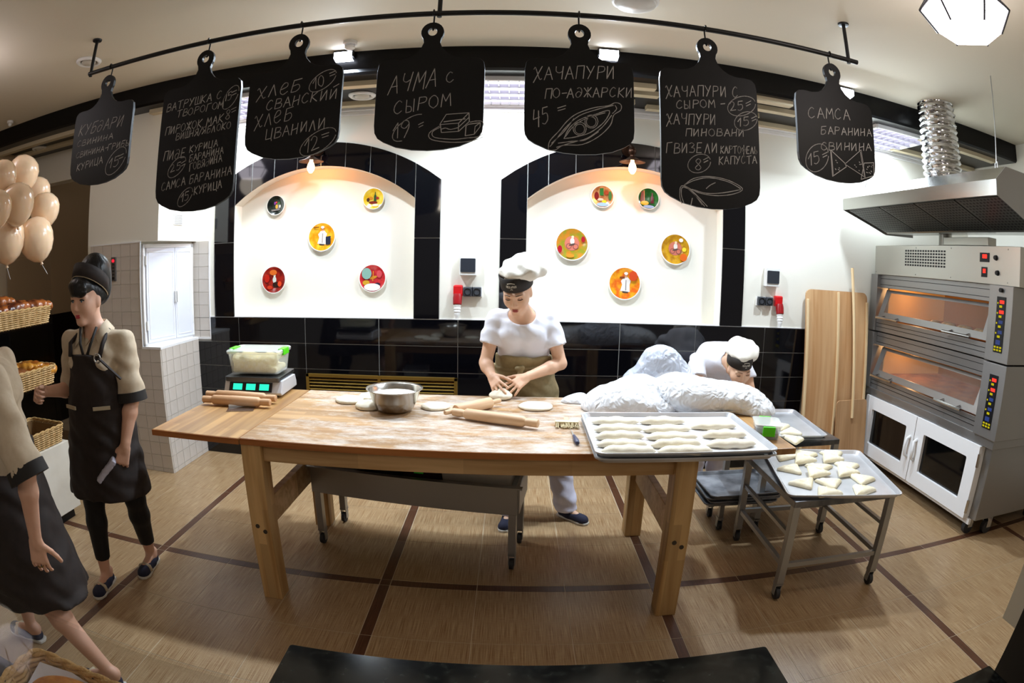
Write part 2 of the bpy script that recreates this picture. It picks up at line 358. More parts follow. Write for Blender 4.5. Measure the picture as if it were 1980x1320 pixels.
# ---- back wall with two arched niches
DT = 1.163                                                      # top of the black dado = sill of the niches
def arch_pts(cx, hw, zs, sag, n=20):
    R = (hw*hw+sag*sag)/(2*sag); a = math.asin(hw/R)
    return [(cx+R*math.sin(-a+2*a*i/n), zs+sag-R+R*math.cos(-a+2*a*i/n)) for i in range(n+1)]
def arc_z(x, cx, hw, zs, sag):
    R = (hw*hw+sag*sag)/(2*sag); return zs+sag-R+math.sqrt(R*R-(x-cx)**2)
ARCH = [-1.487, .843]; IN = (.752, 2.062, .270); OUT = (.947, 2.198, .322)
holes = [[(c-IN[0], DT), (c+IN[0], DT)]+arch_pts(c, *IN)[::-1] for c in ARCH]
wb = struct(B().prism([[(-3.41, 0), (4.6, 0), (4.6, 3.1), (-3.41, 3.1)]]+holes, 0, .13, XZ).box((-2.6, .13, .9), (2.2, .2, 2.8)).obj('wall_back', M_wall), 'cream back wall with two arched niches')
def tile_prism(poly, name, parent, d0=0, d1=-.009, mt=None, g=.0022):
    c = (sum(p[0] for p in poly)/len(poly), sum(p[1] for p in poly)/len(poly))
    return B().prism([[(p[0]-c[0], p[1]-c[1]) for p in poly]], d0, d1, XZ).obj(name, mt or M_black, parent).__setattr__('location', (c[0], 0, c[1]))
g = .003
B().box((-2.62, -.004, 0), (2.42, 0, DT)).obj('grout', M_grout, wb)
cols = [-2.62]+[.6*k-2.2 for k in range(8)]+[2.41]; rows = [DT-.2*k for k in range(6)]+[0]
mcache = {}
for a, b_ in zip(cols, cols[1:]):
    for t, bt in zip(rows, rows[1:]):
        A = a
        if a < -2.6 and t > 1.0: A = -2.48
        if t-bt > .001:
            key = (round(b_-A-2*g, 3), round(t-bt-2*g, 3))
            if key not in mcache: mcache[key] = B().box((-key[0]/2, -.011, -key[1]/2), (key[0]/2, -.001, key[1]/2)).mesh('tile', M_black)
            link('tile', mcache[key], wb, ((A+b_)/2, 0, (t+bt)/2))
for c in ARCH:
    for sd in (-1, 1):
        x0, x1 = sorted((c+sd*IN[0], c+sd*OUT[0]))
        for z0, z1 in ((DT, DT+.6), (DT+.6, None)):
            if z1: poly = [(x0+g, z0+g), (x1-g, z0+g), (x1-g, z1-g), (x0+g, z1-g)]
            else: poly = [(x0+g, z0+g), (x1-g, z0+g)]+[(x, arc_z(x, c, *OUT)) for x in (x1-g, (x0+x1)/2, x0+g)]
            tile_prism(poly, 'tile', wb)
    js = [c-IN[0], c-.6, c-.4, c-.2, c, c+.2, c+.4, c+.6, c+IN[0]]
    for a, b_ in zip(js, js[1:]):
        xs = [a+g+(b_-a-2*g)*i/4 for i in range(5)]
        tile_prism([(x, arc_z(x, c, *IN)) for x in xs]+[(x, arc_z(x, c, *OUT)) for x in xs[::-1]], 'tile', wb)
    # pale joints behind the arch tiles
    B().prism([[(c-OUT[0], DT)]+arch_pts(c, *OUT)+[(c+OUT[0], DT), (c+IN[0], DT)]+arch_pts(c, *IN)[::-1]+[(c-IN[0], DT)]], 0, -.003, XZ).obj('grout', M_grout, wb)
B().box((-2.62, -.03, 2.755), (4.42, 0, 2.80)).box((-2.62, -.018, 2.72), (4.42, 0, 2.755)).obj('cornice', M_white, wb, bevel=.006)
B().box((-2.6, -.006, DT-.0), (2.41, .0, DT+.006)).obj('edge_trim', M_white, wb)
# ---- tiled column at the left, with a slanting recess for the cabinet
XR, YF, Z1, Z2 = -2.62, -.59, .985, 1.79
cl = B().box((-3.41, YF, 0), (XR, 0, Z1)).box((-3.41, YF, Z2), (XR, 0, 2.97))
cl.prism([[(-3.41, YF), (-2.80, YF), (-2.665, 0), (-3.41, 0)]], Z1, Z2, XY)
wl = struct(cl.obj('wall_left', M_wall), 'cream column with small grey tiles at its foot')
B().box((-3.415, YF-.004, 0), (XR+.003, 0, Z1)).prism([[(-3.37, YF-.004), (-2.797, YF-.004), (-2.797, YF), (-3.37, YF)]], Z1, Z2, XY).box((-2.667, -.004, Z1), (-2.48, 0, Z2)).obj('grout', M_wgrout, wl)
tp = .1055; tg = .0018; tc_ = {}
def small_tile(a, b_, z0, z1, face):
    key = (round(b_-a-2*tg, 4), round(z1-z0-2*tg, 4), face)
    if min(key[0], key[1]) < .012: return
    if key not in tc_:
        h, v = key[0]/2, key[1]/2
        tc_[key] = (B().box((-h, -.007, -v), (h, 0, v)) if face == 'f' else B().box((0, -h, -v), (.007, h, v))).mesh('tile', M_wtile)
    loc = ((a+b_)/2, YF-.001, (z0+z1)/2) if face == 'f' else (XR+.001, (a+b_)/2, (z0+z1)/2)
    if face == 'f' and a > -2.7: loc = (loc[0], -.001, loc[2])
    link('tile', tc_[key], wl, loc)
def zrows(a, b_):
    k = []; z = b_
    while z > a+1e-4: k.append((max(a, z-tp), z)); z -= tp
    return k
def xcols(a, b_):
    k = []; x = b_
    while x > a+1e-4: k.append((max(a, x-tp), x)); x -= tp
    return k
for z0, z1 in zrows(0, Z1):
    for a, b_ in xcols(-3.41, XR): small_tile(a, b_, z0, z1, 'f')
    for a, b_ in xcols(YF, -.004): small_tile(a, b_, z0, z1, 'r')
for z0, z1 in zrows(Z1, Z2):
    for a, b_ in xcols(-3.37, -2.80): small_tile(a, b_, z0, z1, 'f')
    for a, b_ in xcols(-2.665, -2.487): small_tile(a, b_, z0, z1, 'f')
B().prism([[(-2.81, YF-.009), (XR+.009, YF-.009), (XR+.009, -.011), (-2.48, -.011), (-2.48, 0), (-2.665, 0)]], Z1-.006, Z1+.012, XY).obj('sill', M_white, wl)
B().box((-2.487, -.012, Z1), (-2.477, -.0, Z2)).box((-2.803, YF-.01, Z1), (-2.795, YF, Z2)).box((-3.37, YF-.01, Z2-.004), (-2.795, YF, Z2+.005)).obj('edge_trim', M_white, wl)
# ---- ceiling, black soffit along the back wall with pale slats
struct(B().box((-6, -6, 2.965), (5.2, .2, 3.12)).obj('ceiling', M_ceil), 'cream plastered ceiling')
sf = struct(B().prism([[(-.77, 2.965), (-.77, 2.815), (-.755, 2.80), (0.0, 2.80), (0.0, 2.965)]], -4.9, 4.42, YZ).obj('trim_1', M_soffit), 'black dropped soffit with pale slats along the back wall')
slats = [(-4.9, -3.62, -.60), (-3.75, -2.85, -.47), (-4.9, -3.9, -.33), (-2.75, -2.1, -.62), (-1.62, -.42, -.60), (-1.75, -.95, -.12), (-.62, -.25, -.30), (.30, .90, -.62), (.20, .96, -.46), (.45, .84, -.22), (.95, 1.5, -.12), (1.45, 1.88, -.68), (1.35, 2.02, -.48), (1.42, 1.80, -.26), (1.75, 2.35, -.05), (3.18, 4.2, -.62), (3.25, 4.4, -.12), (2.2, 2.7, -.20)]
for x0, x1, y in slats:
    B().box((x0, y-.035, 2.765), (x1, y+.035, 2.80)).obj('slat', M_slat, sf)
# ---- right wall, left wall of the passage, lintel above the passage
struct(B().box((4.42, -6, 0), (4.6, 0, 2.965)).obj('wall_right', M_wall), 'cream wall behind the oven')
wp = struct(B().box((-5.1, -6, 0), (-4.9, 3, 2.965)).obj('wall_side', mat('wall_tan', 'b09878', .8)), 'tan passage wall with a black tiled foot')
for k in range(8):
    for j in range(2):
        B().box((-4.9, -1.6+.6*k+g, .58*j), (-4.888, -1.0+.6*k-g, .58*(j+1)-.003)).obj('tile', M_black, wp)
struct(B().box((-4.9, -.06, 2.49), (-3.41, .1, 2.80)).obj('wall_lintel', M_wall), 'cream lintel above the passage')
struct(B().box((-4.9, 2.6, 0), (-3.2, 2.75, 2.8)).box((-3.41, 0, 0), (-3.3, 2.6, 2.8)).obj('wall_far', mat('wall_tan', '9c8565')), 'tan wall at the end of the passage')
# ================================================================== lamps
M_led = emat('led_white', 'e8efff', 14.); M_chrome = mat('chrome', 'c8c8c8', .15, 1.); M_dmetal = mat('black_metal', '0d0d0e', .4, .2)
LEDS = [(-1.10, 'left of the cake board'), (.56, 'above the boat-shaped bread board'), (2.29, 'above the rightmost hanging board')]
for (x, wh) in LEDS:
    t = thing('led_spotlight', 'bright square led spotlight on black soffit edge, '+wh, 'spotlight', (x, -.77, 2.925), 0, 'led spotlights')
    B().box((-.07, -.06, -.012), (.07, 0, .03)).obj('housing', M_dmetal, t, bevel=.004)
    B().add([(-.06, -.062, -.02), (.06, -.062, -.02), (.06, -.062, .022), (-.06, -.062, .022), (-.06, -.004, -.03), (.06, -.004, -.03)], [(0, 1, 2, 3), (4, 5, 1, 0)]).obj('lens', M_led, t)
    area_light('spot_glow', (0, -.09, -.06), (0, -.30, -1), 34, .12, 'e2f1ff', t)
M_louv = mat('louvre_metal', 'c2c2d0', .3, .3); M_tube = emat('fluorescent', 'f3eeff', 1.5)
def troffer(x, y, rz, label):
    t = thing('fluorescent_fixture', label, 'ceiling light', (x, y, 2.80), rz, 'louvred light fixtures in the soffit')
    W = .3
    fr = B()
    for s in (-1, 1): fr.box((s*W-.012, -W, -.03), (s*W+.012, W, 0)).box((-W, s*W-.012, -.03), (W, s*W+.012, 0))
    fr.obj('frame', M_white, t)
    B().box((-W, -W, -.006), (W, W, -.002)).obj('reflector', M_tube, t)
    for k in range(1, 4): B().box((-W, -W+k*W/2-.012, -.034), (W, -W+k*W/2+.012, -.008)).obj('louvre', M_louv, t)
    for k in range(1, 9): B().box((-W+k*W*2/9-.004, -W, -.03), (-W+k*W*2/9+.004, W, -.01)).obj('louvre_fin', M_louv, t)
    area_light('tube_glow', (0, 0, -.06), (0, 0, -1), 20, .55, 'e6f4ff', t)
troffer(-.02, -.33, 0, 'louvred fluorescent fixture between the cake board and the boat-bread board')
troffer(-2.0, -.33, 0, 'louvred fluorescent fixture between second and third hanging boards')
troffer(3.0, -.33, 0, 'louvred fluorescent fixture beside the silver duct')
# wall lamps with a bare bulb above the niches
for c, wh in ((-1.512, 'left niche'), (.835, 'right niche')):
    t = thing('wall_lamp', 'dark bronze wall lamp with bare glowing bulb over the '+wh, 'wall lamp', (c, 0, 2.4), 0, 'lamps over the niches')
    mb = mat('dark_bronze', '3a2418', .35, .8)
    B().lathe([(.0, 0), (.05, 0), (.05, .015), (.02, .025), (0, .025)], (0, -.009, .06), (0, -1, 0), 20).obj('back_plate', mb, t, auto=.5)
    B().tube([(0, -.02, .06), (0, -.09, .075), (0, -.15, .06), (0, -.16, .03)], .009).obj('arm', mb, t, smooth=True)
    B().lathe([(0, .02), (.022, .018), (.03, .0), (.028, -.02), (.018, -.03), (.02, -.045), (.055, -.068), (.095, -.082), (.096, -.086), (.05, -.076), (.015, -.055)], (0, -.16, .03), (0, 0, 1), 24).obj('shade', mb, t, smooth=True)
    bl = B().lathe([(0, -.175), (.012, -.172), (.026, -.15), (.03, -.13), (.024, -.105), (.014, -.085), (.012, -.06)], (0, -.16, .03), (0, 0, 1), 16).obj('bulb', emat('warm_bulb', 'ffc98a', 9.), t, smooth=True)
    point_light('bulb_glow', (0, -.16, -.13), 8.0, 'ff9038', .03, t)
# faceted pendant lamps: one in view at the upper right, one over the rack, two unseen ones added for ambient light
def pendant(x, y, z, label, power):
    t = thing('pendant_lamp', label, 'pendant lamp', (x, y, z), .2, 'faceted pendant lamps')
    r0, r1, n = .15, .215, 6; vs = [(r0*math.cos(2*PI*i/n), r0*math.sin(2*PI*i/n), 0) for i in range(n)]+[(r1*math.cos(2*PI*i/n+.0), r1*math.sin(2*PI*i/n), .11) for i in range(n)]+[(.1*math.cos(2*PI*i/n), .1*math.sin(2*PI*i/n), .26) for i in range(n)]
    B().add(vs, [tuple(range(n-1, -1, -1))]+[(i, (i+1) % n, n+(i+1) % n, n+i) for i in range(n)]+[(n+i, n+(i+1) % n, 2*n+(i+1) % n, 2*n+i) for i in range(n)]).obj('shade', emat('pendant_glass', 'fdf4ff', 5.), t)
    wire = B()
    for i in range(n):
        k = 1.03
        for a, b_ in ((vs[n+i], vs[n+(i+1) % n]), (vs[i], vs[n+i]), (vs[n+i], vs[2*n+i])):
            wire.tube([Vector(a)*k, Vector(b_)*k], .005, 6)
    wire.obj('wire_cage', M_dmetal, t)
    B().tube([(0, 0, .26), (0, 0, 2.965-z)], .006, 8).lathe([(0, 2.94-z), (.05, 2.945-z), (.05, 2.965-z)], n=16).obj('cord', M_dmetal, t)
    point_light('lamp_glow', (0, 0, -.08), power, 'fff0dc', .15, t)
pendant(1.80, -2.62, 2.66, 'bright faceted white pendant lamp in a black wire cage, upper right', 8)
pendant(-3.29, -2.39, 2.66, 'faceted white pendant lamp above the bread rack, left of the view', 3)
pendant(2.2, -5.2, 2.66, 'faceted white pendant lamp added unseen further back in the shop', 10)  # unseen lamp, added to lift the ambient light
pendant(-1.2, -5.6, 2.66, 'faceted white pendant lamp added unseen at the back of the shop', 10)  # likewise added out of view as ambient fill
# ================================================================== rail and chalk boards
M_board = mat('black_board', '060607', .5, col2='0b0b0c', cscale=5, bump=.02, bscale=90, spec=.3)
M_chalk = mat('chalk', 'b4b1ae', .95)
RY, RZ = -1.75, 2.748
t = thing('hanging_rail', 'long black pipe rail hung from the ceiling for the boards', 'rail', (0, RY, RZ))
B().tube([(-2.44, 0, 0), (1.75, 0, 0)], .0135, 14).obj('pipe', M_dmetal, t, auto=.6)
for x in (-2.425, -.357, 1.692):
    p = B().tube([(x, 0, -.02), (x, 0, 2.965-RZ)], .011, 10).obj('hanger', M_dmetal, t, auto=.6)
    B().lathe([(.0, -.012), (.03, -.010), (.032, 0)], (x, 0, 2.965-RZ)).obj('flange', M_dmetal, p, auto=.6)
GL = {'А': '0,0 3,10 5.5,0;1.2,4 4.8,4', 'Б': '6,10.6 1.3,10 0,0;~.4,5 4,6 5,3 3,.2 0,0', 'В': '0,0 1,10;~1,10 4.6,9.5 4.4,6.4 .7,5.2;~.7,5.2 5.2,4.6 4.6,.8 0,0', 'Г': '0,0 1,10 5.5,10.6',
 'Д': '~4.4,4.6 2.6,6 .2,3.4 1,.2 3.2,.6 5,4.4 4.8,8.4 3,10 1.4,9', 'Е': '5,10.2 1,10 0,0 4.6,.2;.6,5 4,5.2', 'е': '~.4,4.6 4,6.4 4.2,9.4 2.2,9.8 .4,6 .2,2 2,0 4.6,2', 'Ж': '3,0 3.2,10;0,9.6 6,0;6,10 0,.3', 'З': '~.2,9 2.6,10 4.6,8 2.2,5.3;~2.2,5.3 5,4 4,.6 0,.5',
 'И': '.6,10 0,0 4.6,10 4.4,0', 'Й': '.6,10 0,0 4.6,10 4.4,0;2,12 6,14.5', 'К': '0,0 1,10;5.4,10 .6,5 4.8,0', 'Л': '0,0 2.8,10 4.6,0', 'М': '0,0 1,10 2.8,4 5.4,10 5.8,0', 'Н': '0,0 1,10;4.4,0 5.2,10;.5,4.2 4.8,5.6', 'О': '~2.6,0 .2,2.8 .4,7.6 3,10 5.2,7.2 5,2.4 2.6,0',
 'П': '0,0 1,10 5.8,10.2 5,0', 'Р': '0,0 1,10;~1,10 5,9.4 4.6,6 .6,5', 'С': '~4.8,8.6 3.2,10 .8,7 .2,2.6 2.2,0 4.8,1.8', 'Т': '2.4,0 3,10;0,9.6 6,10.4', 'У': '.2,10 2.8,4.8;5.4,10 1,0', 'Ф': '2.6,-1.5 3.4,11.5;~3,2.4 .2,4.6 1.4,8 3.2,7.6 5.8,7.6 5.4,3.4 3,2.4',
 'Х': '~.2,8.6 1.2,10 2.6,5.5 4.2,.6 5.6,1;5.8,10.6 0,-1.8', 'Ц': '.6,10 0,.2 4.6,.4 5.4,10;4.6,.4 5,-2', 'Ч': '~.6,10 .6,6.4 2.6,5 4.8,6;5.4,10 4.4,0', 'Ш': '.4,10 0,0 5.8,.2 6.4,10;3.2,10 2.9,.1', 'Ы': '.4,10 0,0;~0,0 3,.6 3,4 .3,5;5,10 4.6,0', 'Ь': '.4,10 0,0;~0,0 3.4,.6 3.2,4.4 .3,5', 'Я': '4.6,0 5.2,10;~5.2,10 1.4,9.4 1.2,6 4.9,5;3.6,5 0,0',
 '0': '~2.4,0 .2,3 .8,8 3,10 4.6,7 4,2 2.4,0', '1': '0,5.6 3,10 1.8,0', '2': '~.2,7.6 2,10 4,8.4 3,4.4 0,0;0,0 5,.8', '4': '1.2,10 0,4 5,5;4.6,9 3.6,-1', '5': '5,10.4 1.2,10 .6,6;~.6,6 4,6.4 4.4,2.6 2,0 0,.6', '8': '~2.8,5 4.8,8 3,10 1,8 2.8,5 4.6,2 2.4,0 .2,2 2.8,5', '9': '~4.2,7 2,5 .2,7 2,10 4.2,9 4,5 1,-1', '-': '0,4.6 4,5', '/': '-.5,-1.5 4.5,11', '.': '0,.2 .5,.6'}
def smooth_line(p, n=5):
    q = [p[0]]+p+[p[-1]]; out = []
    for i in range(1, len(q)-2):
        a, b_, c, d = (np.array(q[j], float) for j in (i-1, i, i+1, i+2))
        for k in range(n):
            s = k/n; out.append(tuple(.5*((2*b_)+(-a+c)*s+(2*a-5*b_+4*c-d)*s*s+(-a+3*b_-3*c+d)*s**3)))
    return out+[p[-1]]
BF = RY-.0102          # front face of the boards
def ribbon(bb, pts, wd):
    pts = [np.array(p, float) for p in pts]
    for i in range(len(pts)-1):
        d = pts[i+1]-pts[i]; L = np.linalg.norm(d)
        if L < 1e-5: continue
        d /= L; nn = np.array([-d[1], d[0]])*wd/2*random.uniform(.75, 1.2); a = pts[i]-d*wd*.25; b_ = pts[i+1]+d*wd*.25
        bb.add([(a[0]-nn[0], 0, a[1]-nn[1]), (b_[0]-nn[0], 0, b_[1]-nn[1]), (b_[0]+nn[0], 0, b_[1]+nn[1]), (a[0]+nn[0], 0, a[1]+nn[1])], [(0, 1, 2, 3)])
def pp(u, v): q = aty(u, v, BF); return np.array([q.x, q.z])
def write(bb, txt, u0, v0, u1, v1, h, sl=.1, wd=.0036):
    a, b_ = pp(u0, v0), pp(u1, v1); d = b_-a; L = np.linalg.norm(d); d /= L; up = np.array([-d[1], d[0]]); H = h/430.*.98
    adv = [4.2 if c in ' -' else (4.5 if c in '1./' else 7.2) for c in txt]; sx = L/max(1, sum(adv)-1.4); x = 0
    for c, ad in zip(txt, adv):
        if c in GL:
            jx, jy = random.uniform(-.3, .3), random.uniform(-.4, .4)
            for st in GL[c].split(';'):
                sm = st[0] == '~'; p = [tuple(float(k) for k in q.split(',')) for q in st.strip('~').split()]
                if sm: p = smooth_line(p)
                ribbon(bb, [a+d*((x+q[0]+jx)*sx+sl*q[1]*H/10)+up*(q[1]+jy)*H/10 for q in p], wd)
        x += ad
def px(bb, pts, sm=True, wd=.0034):
    p = [tuple(pp(*q)) for q in pts]; ribbon(bb, smooth_line(p, 4) if sm else p, wd)
def ring(bb, u, v, rx, ry, tilt=.35, a0=20, a1=375):
    px(bb, [(u+rx*math.cos(math.radians(a))*math.cos(tilt)+ry*math.sin(math.radians(a))*math.sin(tilt), v-ry*math.sin(math.radians(a))*math.cos(tilt)+rx*math.cos(math.radians(a))*math.sin(-tilt)) for a in range(a0, a1, 18)])
def eq(bb, u, v, s=7): px(bb, [(u-s, v+3), (u+s, v-2)], False); px(bb, [(u-s+1, v+8), (u+s-1, v+4)], False)
def z3(ox, oy, s, pts): return [(ox+a/s, oy+b_/s) for a, b_ in pts]
def make_board(xc, zb, label, lines, rings, eqs, drawing=None):
    t = thing('menu_board', label, 'menu board', (xc, RY, RZ), 0, 'chalk menu boards on the rail')
    zs, zc = 2.512, 2.645; half = [(0, zb), (.07, zb+.004), (.14, zb+.018), (.195, zb+.042), (.222, zb+.06), (.236, zb+.085), (.24, zb+.12), (.24, zs-.055), (.234, zs-.02), (.215, zs-.003), (.185, zs+.001), (.14, zs-.001), (.10, zs+.008), (.07, zs+.026), (.048, zs+.052), (.037, zs+.08)]
    rg = [(.052*math.sin(math.radians(a)), zc-.052*math.cos(math.radians(a))) for a in range(52, 181, 16)]
    h = half+rg; outl = h+[(-x, z) for x, z in h[::-1]][:-1]
    hole = [(.021*math.cos(2*PI*k/16), zc+.003+.021*math.sin(2*PI*k/16)) for k in range(16)]
    B().prism([outl, hole], -.010, .010, lambda u, v, d: (u, d, v-RZ)).obj('board', M_board, t, bevel=.004)
    hk = [(.0, 0, -.088), (.0, .014, -.075), (.0, .012, -.05), (0, .016, -.02), (0, .017, 0), (0, .008, .0165), (0, -.008, .0165), (0, -.017, 0), (0, -.012, -.016)]
    B().tube([(x, y, z) for x, y, z in hk], .0042, 8).obj('hook', M_dmetal, t, smooth=True)
    def done(bb, nm):
        o = bb.obj(nm, M_chalk, t); o.location = (-xc, BF-RY-.0003, -RZ)
    for ln in lines:
        if ln[0].isdigit() and len(ln[0]) == 2:          # each numeral of a price on its own
            adv = [4.5 if c == '1' else 7.2 for c in ln[0]]; tot = sum(adv)-1.4; pos = [(0, (adv[0]-1.4)/tot), (adv[0]/tot, 1.)]
            for c, (s0, s1) in zip(ln[0], pos):
                bb = B(); write(bb, c, ln[1]+(ln[3]-ln[1])*s0, ln[2]+(ln[4]-ln[2])*s0, ln[1]+(ln[3]-ln[1])*s1, ln[2]+(ln[4]-ln[2])*s1, *ln[5:]); done(bb, 'chalk_numeral')
            continue
        bb = B(); write(bb, *ln); done(bb, 'chalk_lettering')
    for r in rings: bb = B(); ring(bb, *r); done(bb, 'chalk_ring')
    for e in eqs: bb = B(); eq(bb, *e); done(bb, 'chalk_price_mark')
    if drawing:
        bb = B()
        for p, sm in drawing: px(bb, p, sm)
        done(bb, 'chalk_drawing')
    return t
make_board(-2.25, 2.065, 'black paddle-shaped chalkboard hanging leftmost on the rail', [('КУБДАРИ', 152, 263, 236, 243, 27, .2), ('СВИНИНА', 149, 284, 218, 268, 14), ('СВИНИНА-ГРИБЫ', 147, 306, 250, 281, 14), ('КУРИЦА', 148, 331, 198, 315, 17), ('15', 210, 326, 230, 320, 23)], [(224, 311, 19, 28)], [(234, 299, 5)])
make_board(-1.552, 1.86, 'tall black paddle-shaped chalkboard crowded with lettering, second from left', [('ВАТРУШКА С', 322, 217, 428, 190, 18), ('ТВОРОГОМ', 342, 228, 431, 208, 16), ('15', 434, 196, 449, 191, 18), ('ПИРОЖОК МАК', 319, 262, 431, 236, 18), ('8', 436, 231, 446, 228, 21), ('ВИШНЯ/ЯБЛОКО', 340, 271, 446, 248, 15), ('ПИДЕ', 316, 312, 358, 304, 21), ('КУРИЦА', 366, 296, 421, 282, 15), ('БАРАНИНА', 366, 313, 432, 296, 15), ('ГОВЯДИНА', 366, 331, 429, 312, 16), ('25', 329, 333, 350, 327, 16), ('САМСА БАРАНИНА', 312, 369, 448, 337, 18), ('КУРИЦА', 375, 377, 429, 363, 17), ('15', 350, 390, 366, 386, 18)], [(446, 188, 15, 24), (342, 323, 17, 21), (358, 381, 14, 19)], [(453, 176, 5), (452, 209, 5), (354, 313, 4)])
make_board(-1.024, 2.07, 'black paddle-shaped chalkboard with two bread lines and prices ten and twelve', [('ХЛеБ', 496, 193, 582, 175, 25), ('10', 606, 173, 630, 164, 24), ('СВАНСКИЙ', 514, 214, 652, 189, 21), ('ХЛеБ', 492, 249, 566, 231, 26), ('ЦВАНИЛИ', 513, 271, 630, 247, 22), ('12', 589, 296, 620, 287, 28)], [(624, 156, 27, 21), (615, 274, 36, 26)], [(643, 139, 6), (629, 258, 7)])
cake = [(z3(680, 0, 3.143, p), s) for p, s in (([(535, 757), (575, 695), (713, 685), (650, 748), (535, 757)], 0), ([(540, 760), (545, 805), (648, 798), (650, 748)], 0), ([(713, 685), (715, 738), (650, 798)], 0), ([(545, 785), (570, 778), (600, 786), (645, 776)], 1), ([(650, 772), (712, 714)], 0), ([(560, 740), (690, 722)], 0), ([(540, 772), (492, 800), (505, 835), (620, 846), (700, 838), (760, 832), (800, 812)], 1), ([(535, 765), (472, 808), (486, 848), (600, 864), (720, 858), (798, 832)], 1), ([(695, 765), (690, 825), (745, 815), (780, 770), (782, 745), (710, 755), (695, 765)], 0), ([(745, 815), (750, 768), (782, 745)], 0), ([(720, 742), (760, 735), (798, 742), (802, 790)], 1))]
make_board(-.382, 2.078, 'black paddle-shaped chalkboard with a chalk cake drawing beside price nineteen', [('АЧМА', 749, 184, 842, 167, 38, .3), ('С', 863, 160, 879, 156, 21), ('СЫРОМ', 762, 221, 872, 205, 26), ('19', 762, 269, 800, 258, 30)], [(792, 247, 34, 25, .35, 60, 260)], [(814, 238, 5)], cake)
bo = [(z3(680, 0, 3.143, p), s) for p, s in (([(1195, 900), (1205, 855), (1260, 795), (1310, 735), (1370, 690), (1470, 655), (1560, 642), (1602, 624), (1636, 636), (1634, 670), (1592, 700), (1572, 760), (1500, 830), (1400, 878), (1290, 882), (1240, 910), (1202, 913), (1195, 900)], 1), ([(1205, 890), (1240, 850), (1300, 775), (1380, 705), (1480, 668), (1590, 640)], 1), ([(1290, 842), (1325, 775), (1390, 725), (1480, 695), (1566, 672), (1535, 740), (1450, 805), (1360, 832), (1290, 842)], 1), ([(1245, 895), (1330, 868), (1430, 840), (1520, 775), (1580, 700)], 1), ([(1300, 830), (1345, 770), (1420, 722), (1540, 685)], 1), ([(1255, 870), (1340, 858), (1420, 850), (1500, 800)], 1), ([(1215, 870), (1290, 800), (1350, 720)], 1), ([(1600, 640), (1610, 662), (1585, 690)], 1))]
bo += [(z3(680, 0, 3.143, [(cx_+r*math.cos(a/9*2*PI), cy_+r*math.sin(a/9*2*PI)) for a in range(10)]), 1) for cx_, cy_, r in ((1386, 782, 40), (1386, 784, 30), (1457, 738, 40), (1456, 740, 30))]
make_board(.272, 2.07, 'black paddle-shaped chalkboard with a large chalk boat-shaped bread drawing', [('ХАЧАПУРИ', 1032, 156, 1190, 152, 27), ('ПО-АДЖАРСКИ', 1053, 190, 1224, 188, 20), ('45', 1032, 243, 1064, 238, 32)], [], [(1086, 206, 8)], bo)
pi_ = [(z3(1200, 0, 2.538, p), s) for p, s in (([(312, 908), (360, 875), (440, 866), (530, 885), (598, 925), (560, 950), (480, 960), (400, 950), (345, 928), (312, 908)], 1), ([(316, 905), (370, 882), (440, 872), (528, 892), (588, 925)], 1), ([(350, 928), (420, 948), (500, 946), (590, 930)], 1), ([(420, 925), (440, 908), (465, 896)], 1), ([(300, 1000), (290, 960), (298, 912), (340, 928), (385, 970), (425, 1012)], 1), ([(310, 995), (298, 955), (305, 918), (350, 940), (400, 1005)], 1), ([(345, 1005), (352, 972)], 0), ([(330, 925), (375, 968), (412, 1012)], 1))]
make_board(.872, 1.868, 'tall black paddle-shaped chalkboard with a chalk pie drawing at its foot', [('ХАЧАПУРИ С', 1288, 187, 1428, 188, 23), ('СЫРОМ -', 1308, 210, 1400, 208, 17), ('25', 1412, 214, 1440, 213, 19), ('ХАЧПУРИ', 1288, 240, 1385, 242, 22), ('15', 1428, 244, 1450, 243, 18), ('ПИНОВАНИ', 1326, 263, 1440, 264, 15), ('ГВИЗЕЛИ', 1288, 296, 1388, 296, 20), ('КАРТОФЕЛЬ', 1393, 296, 1466, 297, 15), ('КАПУСТА', 1390, 318, 1464, 316, 16), ('8', 1344, 328, 1358, 327, 22)], [(1434, 205, 27, 19, .1), (1442, 234, 22, 18, .1), (1352, 316, 22, 18, .1)], [(1447, 197, 5), (1458, 226, 5), (1365, 306, 5)], pi_)
sa = [(z3(1200, 0, 2.538, p), 0) for p in ([(1030, 735), (1040, 865), (1108, 818), (1100, 800), (1030, 735)], [(1180, 735), (1100, 805), (1200, 870), (1180, 735)], [(1195, 800), (1242, 798), (1243, 862), (1180, 880), (1195, 800)], [(1034, 745), (1044, 858)], [(1176, 745), (1196, 862)])]
for _ in range(26):
    qx, qy = random.choice([(random.uniform(1048, 1075), random.uniform(780, 840)), (random.uniform(1140, 1180), random.uniform(780, 840)), (random.uniform(1205, 1236), random.uniform(808, 850))]); sa.append((z3(1200, 0, 2.538, [(qx, qy), (qx+4, qy+2)]), 0))
make_board(1.568, 2.07, 'black paddle-shaped chalkboard with two dotted chalk triangles, hanging rightmost', [('САМСА', 1563, 227, 1644, 232, 24), ('БАРАНИНА', 1588, 259, 1686, 264, 17), ('СВИНИНА', 1588, 290, 1686, 292, 17), ('15', 1565, 319, 1588, 316, 25)], [(1580, 305, 22, 27, .1)], [(1595, 296, 5)], sa)
